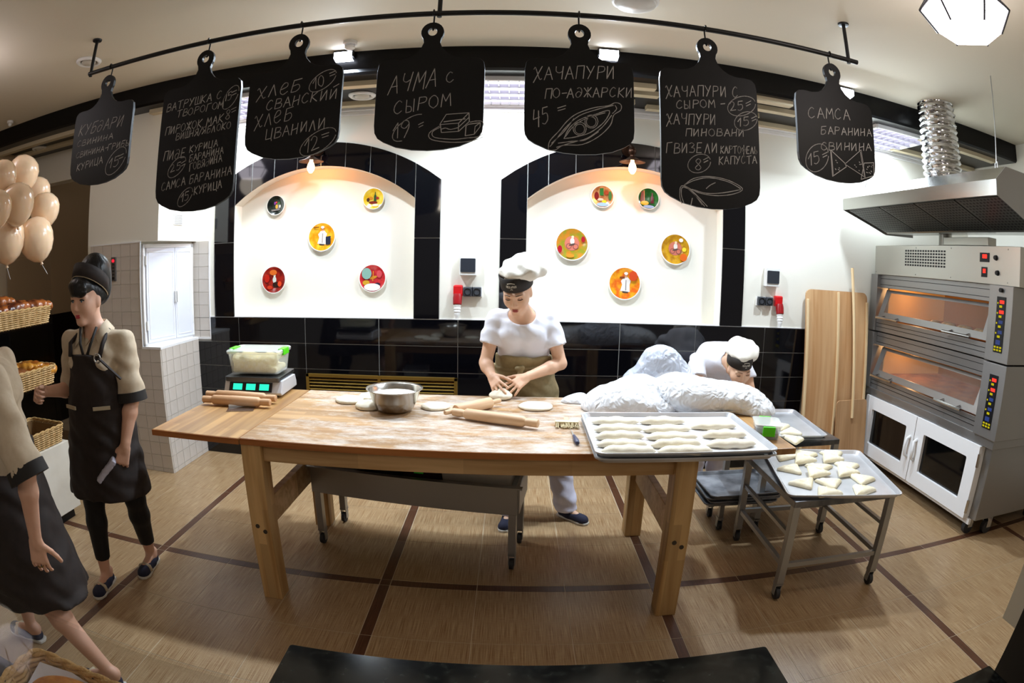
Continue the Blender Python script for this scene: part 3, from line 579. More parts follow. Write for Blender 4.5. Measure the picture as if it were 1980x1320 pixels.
# ================================================================== work table and what lies on it
TZ = .845
M_top = wood('butcher_block', '9a7246', 'b48f62', 0, .42, 7, (.42, .045), flour=True)
M_leaf = wood('butcher_block_leaf', '9c7040', 'b68c56', 1, .42, 7, (.36, .05))
M_edge = wood('table_edge', '9a5a26', 'b0713a', 0, .45)
M_leg = wood('table_leg_wood', 'b48b55', 'd2ae78', 2, .5, 6, (.5, .04))
M_apron = wood('table_apron_wood', 'b68f5c', 'd4b080', 0, .5, 6, (.45, .2))
t = thing('work_table', 'long wooden butcher-block work table dusted with flour', 'table', (-.19, -1.52, 0))
def rel(o, *p): return [Vector(q)-o.location for q in p]
X0 = .19
B().box((-.995, -.48, TZ-.03), (1.02, .48, TZ)).obj('tabletop', M_top, t, bevel=.003)
B().box((-1.5, -.485, TZ-.03), (-.999, .48, TZ-.001)).obj('leaf', M_leaf, t, bevel=.003)
B().box((1.024, -.48, TZ-.03), (1.46, .40, TZ-.001)).obj('leaf', M_leaf, t, bevel=.003)
B().box((-.995, -.4835, TZ-.03), (1.02, -.48, TZ-.002)).obj('edge_band', M_edge, t); B().box((-1.5, -.4885, TZ-.03), (-.999, -.485, TZ-.003)).obj('edge_band', M_edge, t)
for x in (-1.0, .89):
    for y in (-.47, .39):
        lg = B().box((x, y, 0), (x+.1, y+.1, TZ-.03)).obj('leg', M_leg, t, bevel=.004)
        if y < 0:
            for bx, bz in ((.035, .41), (.072, .385)):
                B().lathe([(.011, 0), (.011, .002), (0, .002)], (x+bx, y-.0005, bz), (0, -1, 0), 12).obj('bolt_hole', mat('bolt_dark', '3c352c', .6), lg)
    B().box((x+.03, -.37, .37), (x+.07, .39, .51)).obj('stretcher', M_apron, t, bevel=.003)
    B().box((x+.03, -.37, TZ-.13), (x+.07, .39, TZ-.03)).obj('end_rail', M_apron, t, bevel=.003)
for y in (-.44, .40): B().box((-.9, y, TZ-.115), (.89, y+.03, TZ-.03)).obj('apron', M_apron, t, bevel=.002)
B().box((-1.5, -.3, TZ-.06), (-.999, -.26, TZ-.03)).obj('leaf_support', M_apron, t); B().box((1.02, -.3, TZ-.06), (1.42, -.26, TZ-.03)).obj('leaf_support', M_apron, t)
# ---- rolling pins
M_pin = wood('pale_pin_wood', 'd1a880', 'e2c19c', 0, .5, 6); M_pin2 = wood('reddish_pin_wood', 'bd8f66', 'cfa57c', 0, .5, 6)
def pin(prof, a, b_, label, m_):
    a, b_ = Vector(a), Vector(b_); L = (b_-a).length; r = max(p[0] for p in prof)
    o = B().lathe([(p[0], (p[1]-.5)*L) for p in prof], (0, 0, 0), (1, 0, 0), 20).obj('rolling_pin', m_, auto=.7)
    o.location = ((a.x+b_.x)/2, (a.y+b_.y)/2, TZ+r+.001); o.rotation_euler = (0, 0, math.atan2(b_.y-a.y, b_.x-a.x))
    return tag(o, label, 'rolling pin', 'wooden rolling pins')
P1 = [(0, 0), (.016, 0), (.019, .005), (.019, .10), (.017, .14), (.026, .17), (.028, .5), (.026, .83), (.017, .86), (.019, .9), (.019, .995), (.016, 1), (0, 1)]
P2 = [(0, 0), (.010, 0), (.012, .01), (.012, .16), (.012, .185), (.026, .187), (.029, .2), (.029, .8), (.026, .813), (.012, .815), (.012, .99), (.010, 1), (0, 1)]
pin(P1, atz(393, 772, TZ+.026), atz(523, 779, TZ+.026), 'short rolling pin nearest the dough scraper, in front of the scale', M_pin2)
pin(P1, atz(400, 762, TZ+.026), atz(534, 771, TZ+.026), 'rolling pin lying behind another one, against the scale', M_pin2)
pin(P2, atz(860, 799, TZ+.027), atz(967, 775, TZ+.027), 'rolling pin with thin handles beside the baker\'s dough', M_pin)
pin(P1, atz(876, 797, TZ+.026), atz(1041, 820, TZ+.026), 'long rolling pin lying at the middle of the floured table', M_pin)
# ---- scale with a tub of grated cheese
M_scale = mat('scale_plastic', 'c9c9cc', .4); M_sdark = mat('scale_dark', '1a1a1d', .4); M_lcd = emat('lcd_green', '29d5a8', 1.3)
t = thing('kitchen_scale', 'white electronic scale with three green displays and steel pan', 'scale', (-1.47, -1.13, TZ), .07)
B().prism([[(-.15, .0), (.135, .0), (.135, .03), (.11, .075), (-.125, .08), (-.162, .012)]], -.185, .185, lambda u, v, d: (d, u, v+.012)).obj('body', M_scale, t, bevel=.006)
fp = lambda u, v, e=0: (u, -.1635+.0345*v-.004-e, .024+.064*v)
dp = B().add([fp(-.15, .12), fp(.125, .12), fp(.125, .9), fp(-.15, .9)], [(0, 1, 2, 3)]).obj('display_panel', M_sdark, t)
for x in (-.095, -.01, .075): B().add([fp(x-.03, .28, .001), fp(x+.03, .28, .001), fp(x+.03, .78, .001), fp(x-.03, .78, .001)], [(0, 1, 2, 3)]).obj('display', M_lcd, dp)
B().box((-.175, -.14, .085), (.165, .14, .092)).prism([rrect(-.18, -.148, .172, .15, .02)], .092, .112, XY).obj('pan', mat('pan_steel', '5b5d60', .35, .9), t, bevel=.004)
for x in (-.14, .14):
    for y in (-.11, .1): B().lathe([(.012, 0), (.012, .013)], (x, y, 0), n=12).obj('foot', M_sdark, t)
def loft(loops, m_, name, parent=None, closed=False, auto=.6, cap0=True, cap1=False):
    b = B(); n = len(loops[0]); vs = [p for l in loops for p in l]; fs = []
    for i in range(len(loops)-1): fs += [(i*n+j, i*n+(j+1) % n, (i+1)*n+(j+1) % n, (i+1)*n+j) for j in range(n)]
    if cap0: fs.append(tuple(range(n-1, -1, -1)))
    if cap1: fs.append(tuple(range((len(loops)-1)*n, len(loops)*n)))
    b.add(vs, fs); return b.obj(name, m_, parent, auto=auto)
def rl(hx, hy, z, r, n=4): return [(x, y, z) for x, y in rrect(-hx, -hy, hx, hy, r, n)]
M_clear = mat('clear_plastic', 'eef3f0', .12, alpha=.28, spec=.6); M_green = mat('lime_green', '59d81e', .35)
t = thing('cheese_tub', 'clear plastic tub of grated white cheese with green clips, on the scale', 'plastic tub', (-1.475, -1.13, TZ+.1245), .07)
loft([rl(.15, .10, .0, .02), rl(.165, .115, .115, .025), rl(.163, .113, .115, .025), rl(.148, .098, .004, .02)], M_clear, 'tub', t, cap1=True)
fd = Field((-.17, -.12, 0), (.17, .12, .13), .008); fd.box((-.02, 0, .048), (.12, .092, .042), .02); fd.box((0, 0, .02), (.142, .092, .018), .01)
for _ in range(34): fd.ell((random.uniform(-.13, .12), random.uniform(-.08, .08), random.uniform(.066, .092)), (.028, .026, .02), k=.012)
fd.ell((.08, -.03, .07), (.055, .05, .028), k=.02)
fd.obj('grated_cheese', mat('cheese', 'f3e5ad', .7, bump=.6, bscale=90, col2='f9f1cf', cscale=60), t, 1)
ld = loft([rl(.172, .122, .113, .028), rl(.174, .124, .128, .028), rl(.168, .118, .134, .026), rl(.155, .105, .134, .02), rl(.152, .102, .130, .02)], mat('cloudy_lid', 'e8ebe6', .2, alpha=.5), 'lid', t, cap0=False, cap1=True)
for s in (-1, 1): B().box((s*.172-.006, -.05, .10), (s*.172+.006, .05, .132)).box((s*.160-.018, -.05, .130), (s*.160+.018, .05, .137)).obj('clip', M_green, t, bevel=.003)
# ---- dough scraper
t = thing('dough_scraper', 'small steel dough scraper with white grip, lying on the left leaf', 'scraper', atz(466, 790, TZ), .33)
B().box((-.075, -.055, 0.0005), (.075, .045, .002)).obj('blade', mat('steel_bright', 'c4c6cc', .2, 1.), t); B().box((-.078, .04, 0), (.078, .065, .014)).obj('grip', M_white, t, bevel=.005)
# ---- dough rounds
M_dough = mat('dough', 'e6dcc4', .65, bump=.25, bscale=45, col2='efe7d3', cscale=14)
def dough(u, v, r, h, label, seed):
    rs = np.random.RandomState(seed); b = B(); n = 30; prof = [(0, h), (.45, h*.97), (.72, h*.9), (.9, h*.72), (1.0, h*.42), (.97, h*.12), (.88, .0), (0, 0)]; ph = rs.uniform(0, 6, 4)
    vs = []; fs = []
    for k, (rr, z) in enumerate(prof):
        for j in range(n):
            a = 2*PI*j/n; w_ = 1+.03*math.sin(2*a+ph[0])+.018*math.sin(5*a+ph[1])+(.02*math.sin(13*a+ph[3]) if rr > .85 else 0)
            vs.append((r*rr*w_*math.cos(a), r*rr*w_*math.sin(a), z*(1+.05*math.sin(3*a+ph[2]))))
    for k in range(len(prof)-1): fs += [(k*n+j, k*n+(j+1) % n, (k+1)*n+(j+1) % n, (k+1)*n+j) for j in range(n)]
    o = b.add(vs, fs).obj('dough_round', M_dough, smooth=True); p = atz(u, v, TZ+.014); o.location = (p.x, p.y, TZ+.0005)
    return tag(o, label, 'dough', 'rounds of dough on the table')
dough(676, 771, .078, .026, 'flat round of dough leftmost on the table', 1); dough(722, 764, .082, .025, 'flat round of dough half hidden behind the steel bowl', 2)
dough(713, 783, .072, .034, 'plump round of dough touching the left of the steel bowl', 3); dough(842, 783, .075, .022, 'flat round of dough just right of the steel bowl', 4)
dough(1036, 783, .088, .022, 'smooth flat round of dough right of the baker, near the plastic bags', 5)
fd = Field((-.1, -.09, -.005), (.1, .09, .1), .005); fd.ell((0, 0, .020), (.066, .058, .026), k=.01)
for k in range(9): a = 2*PI*k/9; fd.cap((.038*math.cos(a), .034*math.sin(a), .036), (.010*math.cos(a)+.01, .010*math.sin(a), .050), .010, .007, k=.010)
fd.half((0, 0, 0.0), (0, 0, -1)); o = fd.obj('dough_pouch', M_dough); p = atz(968, 771, TZ); o.location = (p.x, p.y, TZ+.001); tag(o, 'gathered pouch of dough under the central baker\'s fingers', 'dough', 'rounds of dough on the table')
# ---- steel bowl with flour
t = thing('mixing_bowl', 'stainless steel mixing bowl holding floury crumbs', 'bowl', (atz(770, 785, TZ).x, -1.41, TZ))
B().lathe([(0, .001), (.075, .001), (.095, .015), (.118, .06), (.132, .108), (.146, .116), (.146, .119), (.13, .113), (.115, .062), (.09, .018), (0, .012)], n=40).obj('bowl', mat('bowl_steel', 'b9b5ae', .22, 1., bump=.02, bscale=30), t, smooth=True)
B().lathe([(0, .085), (.05, .092), (.09, .088), (.122, .085), (.1, .04)], n=32).obj('crumbs', mat('flour_crumbs', 'e6dccb', .9, bump=1, bscale=120, col2='f4efe4', cscale=90), t, smooth=True)
# ---- brush and small knife
t = thing('pastry_brush', 'short pastry brush with pale bristles lying near the baking tray', 'brush', (atz(1096, 824, TZ).x, -1.60, TZ), -.05)
B().box((-.012, 0.0, .004), (.012, .09, .018)).obj('handle', M_pin, t, bevel=.004); B().box((-.055, -.03, .003), (.055, .005, .026)).obj('head', mat('bristle_block', 'd8c9a4', .7), t, bevel=.003)
bb = B()
for k in range(60): x = random.uniform(-.052, .052); bb.tube([(x, -.03, random.uniform(.006, .024)), (x+random.uniform(-.006, .006), -.055-random.uniform(0, .008), random.uniform(.002, .012))], .0016, 4)
o = bb.obj('bristles', mat('bristles', 'cdbd98', .9), t); o['kind'] = 'stuff'
t = thing('paring_knife', 'small knife with dark blue grip pointing at the table edge', 'knife', (atz(1112, 853, TZ).x, -1.83, TZ), .05)
B().lathe([(.004, -.055), (.009, -.05), (.0115, -.02), (.009, .02), (.007, .05), (.004, .055)], (0, -.02, .012), (0, 1, 0), 12).obj('grip', mat('navy_grip', '3a3f5c', .4), t, smooth=True)
B().add([(-.004, .035, .011), (.004, .035, .011), (.004, .13, .008), (.001, .15, .008), (-.004, .035, .013), (.004, .035, .013), (.004, .13, .0095), (.001, .15, .009)], [(0, 1, 2, 3), (4, 5, 6, 7), (0, 1, 5, 4), (1, 2, 6, 5), (2, 3, 7, 6), (3, 0, 4, 7)]).obj('blade', mat('steel_bright', 'c4c6cc'), t)
# ---- baking trays
def perf_mat():
    m = bpy.data.materials.new('perforated_aluminium'); m.use_nodes = True; nt = m.node_tree; N = nt.nodes; L = nt.links; b = N['Principled BSDF']; b.inputs['Metallic'].default_value = .5; b.inputs['Roughness'].default_value = .42
    tc = N.new('ShaderNodeTexCoord'); vo = N.new('ShaderNodeTexVoronoi'); vo.inputs['Scale'].default_value = 120; vo.inputs['Randomness'].default_value = 0; L.new(tc.outputs['Object'], vo.inputs[0])
    r = N.new('ShaderNodeValToRGB'); r.color_ramp.elements[0].position = .28; r.color_ramp.elements[1].position = .36; r.color_ramp.elements[0].color = lin('8f9195'); r.color_ramp.elements[1].color = lin('dcdde1'); L.new(vo.outputs['Distance'], r.inputs[0]); L.new(r.outputs[0], b.inputs['Base Color']); return m
M_alu = mat('aluminium', 'd4d5d8', .38, .55, col2='bfc1c5', cscale=4); M_perf = perf_mat(); M_dtray = mat('dark_tray', '5c5f64', .5, .4, col2='a2a5aa', cscale=6)
def tray(w_, d_, label, loc, rz, m_in=M_alu, m_rim=M_alu, h=.022, r=.035, group='metal baking trays'):
    t = thing('baking_tray', label, 'baking tray', loc, rz, group); W, D = w_/2, d_/2
    loft([rl(W-.018, D-.018, .0, r), rl(W-.006, D-.006, h, r), rl(W, D, h+.001, r), rl(W, D, h-.006, r), rl(W-.003, D-.003, h-.006, r), rl(W-.012, D-.012, h-.002, r), rl(W-.021, D-.021, .003, r)], m_rim, 'rim', t, cap0=True, cap1=False)
    B().prism([rrect(-W+.0205, -D+.0205, W-.0205, D-.0205, r)], .0025, .0035, XY).obj('pan', m_in, t)
    return t
CT = (.722, -1.83)
tray(.78, .61, 'lower tray of the stack of two at the table corner', (*CT, TZ+.0005), -.015)
tray(.78, .61, 'perforated aluminium tray of long dough pieces at the table corner', (CT[0], CT[1], TZ+.0225), -.015, M_perf)
def stick_mesh():
    b = B(); n = 16; K = 14; vs = []; fs = []
    for i in range(K+1):
        s = i/K*2-1; r = max(.002, .031*(1-abs(s)**2.6)**.6); x = .112*s
        for j in range(n):
            a = 2*PI*j/n; z = r*.62*math.sin(a); vs.append((x, r*math.cos(a)*(1+.05*math.sin(7*s)), max(-.008, z)+.0085+.002*math.sin(9*s+1)))
    for i in range(K): fs += [(i*n+j, i*n+(j+1) % n, (i+1)*n+(j+1) % n, (i+1)*n+j) for j in range(n)]
    fs += [tuple(range(n-1, -1, -1)), tuple(range(K*n, K*n+n))]
    return b.add(vs, fs).mesh('dough_stick', M_dough, True)
sm_ = stick_mesh(); colnames = ['left', 'middle', 'right']; rown = ['back', 'second', 'third', 'fourth', 'front']; rown3 = ['back', 'middle', 'front']
for c, col in enumerate([[(1190, 812), (1196, 827), (1199, 841), (1203, 855), (1216, 868)], [(1281, 812), (1290, 827), (1300, 841), (1308, 856), (1326, 868)], [(1380, 821), (1401, 838), (1415, 855)]]):
    for k, (u, v) in enumerate(col):
        p = atz(u, v, TZ+.045); o = link('dough_stick', sm_, None, (p.x, p.y, TZ+.027), (0, 0, random.uniform(-.05, .05)-.02), (random.uniform(.93, 1.06), random.uniform(1.0, 1.15), random.uniform(1.15, 1.35)))
        tag(o, 'long dough piece in the %s column of the perforated tray, %s one' % (colnames[c], (rown if len(col) == 5 else rown3)[k]), 'dough', 'long dough pieces on the tray')
# ---- plastic container with green clip
p = atz(1480, 836, TZ)
t = thing('clip_container', 'small clear container with lime green clip beside the tray corner', 'plastic container', (1.20, -1.80, TZ), -.3)
loft([rl(.055, .07, 0, .015), rl(.062, .078, .06, .018), rl(.06, .076, .06, .018), rl(.053, .068, .003, .015)], M_clear, 'tub', t, cap1=True)
B().prism([rrect(-.052, -.066, .052, .066, .012)], .004, .03, XY).obj('contents', mat('purple_filling', '3f3746', .5), t)
loft([rl(.066, .082, .058, .02), rl(.067, .083, .070, .02), rl(.05, .066, .071, .015)], mat('cloudy_lid', 'e8ebe6'), 'lid', t, cap0=False, cap1=True)
B().box((-.03, -.092, .02), (.03, -.08, .066)).obj('clip', M_green, t, bevel=.003); B().box((-.03, .08, .03), (.03, .09, .072)).obj('clip', M_green, t, bevel=.003)
# ---- crumpled plastic bags
def bagmat(name, c, a):
    m = _bagmat(name, c, a); nt = m.node_tree; N = nt.nodes; L = nt.links; b = N['Principled BSDF']
    tc = N.new('ShaderNodeTexCoord'); n = N.new('ShaderNodeTexNoise'); n.inputs['Scale'].default_value = 7; n.inputs['Detail'].default_value = 2; L.new(tc.outputs['Object'], n.inputs[0])
    mx = N.new('ShaderNodeMix'); mx.data_type = 'VECTOR'; mx.inputs[0].default_value = .22; L.new(tc.outputs['Object'], mx.inputs[4]); L.new(n.outputs['Color'], mx.inputs[5])
    vo = N.new('ShaderNodeTexVoronoi'); vo.feature = 'DISTANCE_TO_EDGE'; vo.inputs['Scale'].default_value = 17; L.new(mx.outputs[1], vo.inputs[0])
    vo2 = N.new('ShaderNodeTexVoronoi'); vo2.feature = 'F1'; vo2.inputs['Scale'].default_value = 34; L.new(mx.outputs[1], vo2.inputs[0])
    ad = N.new('ShaderNodeMath'); ad.operation = 'MULTIPLY_ADD'; ad.inputs[1].default_value = .5; L.new(vo2.outputs['Distance'], ad.inputs[0]); L.new(vo.outputs['Distance'], ad.inputs[2])
    bp = N.new('ShaderNodeBump'); bp.inputs['Strength'].default_value = .55; bp.inputs['Distance'].default_value = .03; L.new(ad.outputs[0], bp.inputs['Height']); L.new(bp.outputs[0], b.inputs['Normal']); return m
def _bagmat(name, c, a):
    m = mat(name, c, .3, trans=0, alpha=a, spec=.6); b = m.node_tree.nodes['Principled BSDF']; b.inputs['Subsurface Weight'].default_value = .25; b.inputs['Subsurface Radius'].default_value = (.03, .03, .03); return m
M_bag = bagmat('white_plastic_film', 'eef0f4', .93); M_bag2 = bagmat('clear_plastic_film', 'e3e9f6', .62)
def crumple(fd, amp=.012, f=1.):
    def fn(X, Y, Z):
        wx = X+.03*np.sin(23*f*Y+11*Z)+.02*np.sin(31*f*Z); wz = Z+.03*np.sin(19*f*X+7*Y)
        return amp*(.5*np.abs(np.sin(9*f*wx+8*wz+3*Y))+.7*np.abs(np.sin(33*f*wz-19*Y+3.5*np.sin(11*wx)))**.7+.5*np.abs(np.sin(61*f*wx-33*wz+3*np.sin(17*Y)))-.9)
    return fd.wave(fn)
def bag(lo, hi, blobs, label, m_, amp=.011, h=.008):
    fd = Field(lo, hi, h)
    for c, r, rot in blobs: fd.ell(c, r, rot, k=.06)
    crumple(fd, amp*.55); fd.half((0, 0, TZ+.022), (0, 0, -1)); o = fd.obj('plastic_bag', m_, None, 1); o.location.z = -.021
    return tag(o, label, 'plastic bag', 'crumpled plastic bags on the table')
bag((.36, -1.52, .8), (.95, -1.02, 1.12), [((.60, -1.27, .90), (.2, .14, .10), (0, .1, 0)), ((.70, -1.2, .95), (.14, .12, .09), (0, 0, 0)), ((.50, -1.30, .88), (.13, .11, .06), (0, 0, 0)), ((.76, -1.34, .88), (.12, .07, .05), (0, 0, 0))], 'white crumpled plastic bag, left of the pile by the bending baker', M_bag)
bag((.55, -1.36, .85), (1.12, -.88, 1.26), [((.83, -1.12, 1.07), (.13, .10, .12), (0, 0, 0)), ((.92, -1.12, 1.0), (.14, .1, .10), (0, .4, 0)), ((.72, -1.1, .98), (.1, .08, .08), (0, 0, 0)), ((.82, -1.12, .92), (.2, .12, .12), (0, 0, 0))], 'tall bluish see-through plastic bag rising behind the other bags', M_bag2)
bag((.72, -1.6, .8), (1.52, -.98, 1.14), [((.98, -1.28, .93), (.2, .16, .12), (0, .15, 0)), ((1.2, -1.3, .93), (.2, .15, .09), (0, .1, 0)), ((1.33, -1.36, .87), (.12, .13, .08), (0, 0, 0)), ((.87, -1.2, .97), (.12, .1, .08), (0, 0, 0))], 'white crumpled plastic bag spread widest, right end of the pile', M_bag)
bag((.24, -1.26, .8), (.50, -1.04, .98), [((.31, -1.15, .86), (.04, .04, .035), (0, 0, 0)), ((.38, -1.14, .87), (.05, .045, .05), (0, 0, 0)), ((.43, -1.17, .85), (.05, .04, .03), (0, 0, 0))], 'little knotted end of white plastic bag near the flat dough round', M_bag, .006, .005)
tray(.52, .36, 'aluminium tray peeping out beneath the plastic bags', (1.0, -1.27, TZ+.0005), .1)
# ---- steel trolley under the table
M_steel = mat('brushed_steel', 'a5a5a3', .36, .7, bump=.04, bscale=40, stretch=(1, 1, 14)); M_rub = mat('caster_rubber', '2c2c2e', .6)
def caster(parent, x, y, r=.032, zt=.1):
    c = B().lathe([(r*.35, -.013), (r, -.011), (r, .011), (r*.35, .013)], (x, y, r), (1, 0, 0), 18).obj('caster', M_rub, parent, auto=.6)
    B().box((x-.019, y-.012, r-.006), (x-.015, y+.02, zt-.012)).box((x+.015, y-.012, r-.006), (x+.019, y+.02, zt-.012)).box((x-.02, y-.02, zt-.014), (x+.02, y+.024, zt)).obj('fork', M_steel, c)
t = thing('steel_trolley', 'low stainless steel trolley standing under the work table', 'trolley', (-.50, -1.27, 0), -.145)
for x in (-.55, .55):
    for y in (-.155, .155):
        B().box((x-.02, y-.02, .085), (x+.02, y+.02, .45)).obj('leg', M_steel, t, bevel=.003); caster(t, x, y)
for y in (-.18, .18): B().box((-.575, y-.01, .34), (.575, y+.01, .495)).obj('side_panel', M_steel, t, bevel=.003)
for x in (-.575, .575): B().box((x-.01, -.17, .34), (x+.01, .17, .495)).obj('end_panel', M_steel, t, bevel=.003)
B().box((-.565, -.17, .435), (.565, .17, .445)).obj('deck', M_steel, t)
B().box((-.6, -.205, .490), (.6, -.17, .498)).box((-.6, .17, .490), (.6, .205, .498)).obj('lip', M_steel, t)
def crate(x, w_, h, m_, label, nm='storage_tub'):
    o = thing(nm, label, 'storage tub', Vector((-.50, -1.27, .446))+Matrix.Rotation(-.145, 3, 'Z')@Vector((x, 0, 0)), -.145, 'tubs on the trolley')
    loft([rl(w_/2-.01, .13, 0, .02), rl(w_/2, .15, h, .025), rl(w_/2-.006, .144, h, .025), rl(w_/2-.015, .125, .006, .02)], m_, 'tub', o, cap1=True); loft([rl(w_/2, .15, h-.004, .025), rl(w_/2+.008, .158, h-.002, .028), rl(w_/2+.008, .158, h+.004, .028), rl(w_/2-.004, .146, h+.004, .024)], m_, 'rim', o, cap0=False); return o
crate(-.42, .24, .12, M_alu, 'steel tub at the left end of the trolley'); crate(-.17, .22, .13, mat('dark_plastic', '2a2622', .5), 'dark plastic tub beside the steel tub on the trolley')
o = crate(.06, .22, .13, mat('brown_plastic', '3a2018', .5), 'dark brown tub with a green tag on the trolley'); B().box((-.03, -.160, .07), (.02, -.152, .12)).obj('price_tag', mat('green_tag', '2fe23a', .5), o)
crate(.35, .37, .125, mat('milky_plastic', 'cfc9bc', .4), 'pale milky tub at the right end of the trolley')
# ================================================================== steel side tables, trays of triangles
def steel_table(cx, cy, w_, d_, h, rz, label, shelf=True):
    t = thing('steel_table', label, 'steel table', (cx, cy, 0), rz, 'steel tables on casters'); W, D = w_/2-.02, d_/2-.02
    for sx in (-1, 1):
        for sy in (-1, 1):
            B().box((sx*W-.02, sy*D-.02, .09), (sx*W+.02, sy*D+.02, h-.03)).obj('leg', M_steel, t, bevel=.002); caster(t, sx*W, sy*D, .034, .1)
    B().box((-w_/2, -d_/2, h-.035), (w_/2, d_/2, h)).obj('top', mat('steel_dusty', '8f9094', .35, .9, col2='5c5f64', cscale=7), t, bevel=.003)
    if shelf:
        for sy in (-1, 1): B().box((-W, sy*D-.012, .19), (W, sy*D+.012, .215)).obj('cross_rail', M_steel, t)
        for sx in (-1, 1): B().box((sx*W-.012, -D, .19), (sx*W+.012, D, .215)).box((sx*W-.012, -D, .36), (sx*W+.012, D, .38)).obj('side_rail', M_steel, t)
    return t
steel_table(1.67, -1.615, .64, .72, .56, -.035, 'steel table on casters carrying the big tray of triangular pastries')
tray(.66, .73, 'aluminium tray of triangular pastries on the steel table', (1.715, -1.650, .5605), -.23)
def tri_mesh(seed):
    """puffy folded triangle: rounded outline, domed, with the creases of the folded flaps"""
    rs = np.random.RandomState(seed); n, K, p = 42, 8, 11; vs = []; fs = []; rin = .047
    nr = [np.array((math.cos(a), math.sin(a))) for a in (-PI/2, PI/6+rs.uniform(-.1, .1), 5*PI/6+rs.uniform(-.1, .1))]; asp = (1.12, .92)
    for i in range(K+1):
        s = 1-i/K
        for j in range(n):
            a = 2*PI*j/n; d = np.array((math.cos(a), math.sin(a))); k_ = sum(max(0., float(d@q))**p for q in nr)**(1/p); R = rin/max(k_, .45)
            x, y = d*R*s; h = .006+.022*max(0, 1-s**3.2)**.7
            e1 = float(np.array((x, y))@nr[1]); e2 = float(np.array((x, y))@nr[2])
            for e in (e1, e2):
                for c in (.012, .026): h -= .0045*math.exp(-((e-c)/.0028)**2)
            h += .005*math.exp(-((e1-.019)/.006)**2)*(1-s)
            vs.append((x*asp[0], y*asp[1], max(.003, h)))
    for i in range(K): fs += [(i*n+j, i*n+(j+1) % n, (i+1)*n+(j+1) % n, (i+1)*n+j) for j in range(n)]
    k0 = len(vs); vs += [(vs[j][0]*.95, vs[j][1]*.95, 0) for j in range(n)]; fs += [(k0+j, k0+(j+1) % n, (j+1) % n, j) for j in range(n)]+[tuple(range(k0, k0+n))]
    return B().add(vs, fs).mesh('triangle_pastry', M_pastry, auto=1.2)
M_pastry = mat('raw_pastry', 'ece0bd', .6, bump=.3, bscale=40, col2='f3ead0', cscale=12)
TM = [tri_mesh(k) for k in range(4)]
spots = [(1518, 880), (1558, 877), (1553, 889), (1611, 876), (1606, 887), (1531, 904), (1584, 902), (1578, 915), (1640, 899), (1636, 913), (1555, 932), (1606, 931), (1668, 924), (1600, 949), (1668, 945)]
wh = ['at the back left corner', 'at the back, left of the middle', 'overlapping in front of the back-left pair', 'at the back, right of the middle', 'overlapping in front of the back-right one', 'at the left edge, second row', 'in the middle of the second row', 'overlapping the middle one of the second row', 'at the right of the second row', 'overlapping the right one of the second row', 'at the left of the third row', 'in the middle of the third row', 'at the right of the third row', 'at the front, middle', 'at the front right corner']
for k, (u, v) in enumerate(spots):
    p = atz(u, v, .58); o = link('triangle_pastry', TM[k % 4], None, (p.x, p.y, .5655+(.012 if 'overl' in wh[k] else 0)), (.12 if 'overl' in wh[k] else 0, 0, [0.3, 2.6, .2, 2.9, .1, 3.4, 2.8, .2, 2.7, .1, 3.3, 2.9, 2.5, .05, .3][k]))
    tag(o, 'raw triangular pastry '+wh[k]+' of the tray', 'pastry', 'triangular pastries on the big tray')
steel_table(1.80, -.86, .55, .66, .60, 0, 'steel table at the back, beside the leaning board', False)
tray(.5, .66, 'lower tray under the few triangular pastries at the back', (1.735, -.87, .6005), -.12, M_dtray, M_dtray)
tray(.5, .66, 'aluminium tray at the back holding only a few triangular pastries', (1.74, -.88, .6225), -.12)
for k, (u, v, l) in enumerate([(1508, 820, 'back one'), (1530, 830, 'middle one'), (1536, 845, 'front one')]):
    p = atz(u, v, .65); tag(link('triangle_pastry', TM[k], None, (p.x, p.y, .6275), (0, 0, 2.8+k)), 'raw triangular pastry on the back tray, '+l, 'pastry', 'triangular pastries on the back tray')
# low stack of dark trays
t = thing('tray_dolly', 'low steel dolly holding a stack of dark trays, behind the table leg', 'dolly', (1.44, -1.0, 0))
for sx in (-.12, .12):
    for sy in (-.10, .10): B().box((sx-.015, sy-.015, .08), (sx+.015, sy+.015, .2)).obj('leg', M_steel, t); caster(t, sx, sy, .03, .09)
B().box((-.2, -.15, .19), (.2, .15, .205)).obj('deck', M_steel, t)
for k, l in enumerate(['bottom', 'second', 'third', 'top, flour-dusted']):
    tray(.50, .42, 'dark baking tray, '+l+' one on the low dolly', (1.42+.012*(k % 2), -1.0-.01*k, 0.206+.0225*k), .05*(k % 2)-.03, M_dtray, M_dtray, group='dark trays on the dolly')
# ================================================================== boards leaning on the wall
M_ply = wood('plywood', 'b8895a', 'cda578', 2, .5, 5); M_batten = wood('batten', 'd8b98a', 'e3cba2', 2, .5)
t = thing('setter_board', 'tall wide plywood board with three battens leaning on the wall', 'board', (2.68, -.22, 0)); t.rotation_euler = (-.115, 0, 0)
B().prism([rrect(-.335, 0, .315, 1.50, .05)], -.008, .008, XZ).obj('board', M_ply, t)
for x in (-.325, -.01, .305): B().box((x-.011, -.026, .0), (x+.011, -.008, 1.42 if x < -.1 or x > .1 else 1.49)).obj('batten', M_batten, t, bevel=.004)
t = thing('oven_peel', 'wooden oven peel with long handle leaning on the plywood board', 'peel', (2.83, -.30, .02)); t.rotation_euler = (-.12, -.035, 0)
B().prism([rrect(-.165, 0, .165, .60, .035)], -.012, -.0, XZ).obj('blade', wood('peel_wood', 'a98158', 'bd956b', 2, .5), t, bevel=.003)
B().tube([(0, -.02, .45), (0, -.02, 1.68)], .013, 12).obj('handle', M_batten, t, auto=.6)
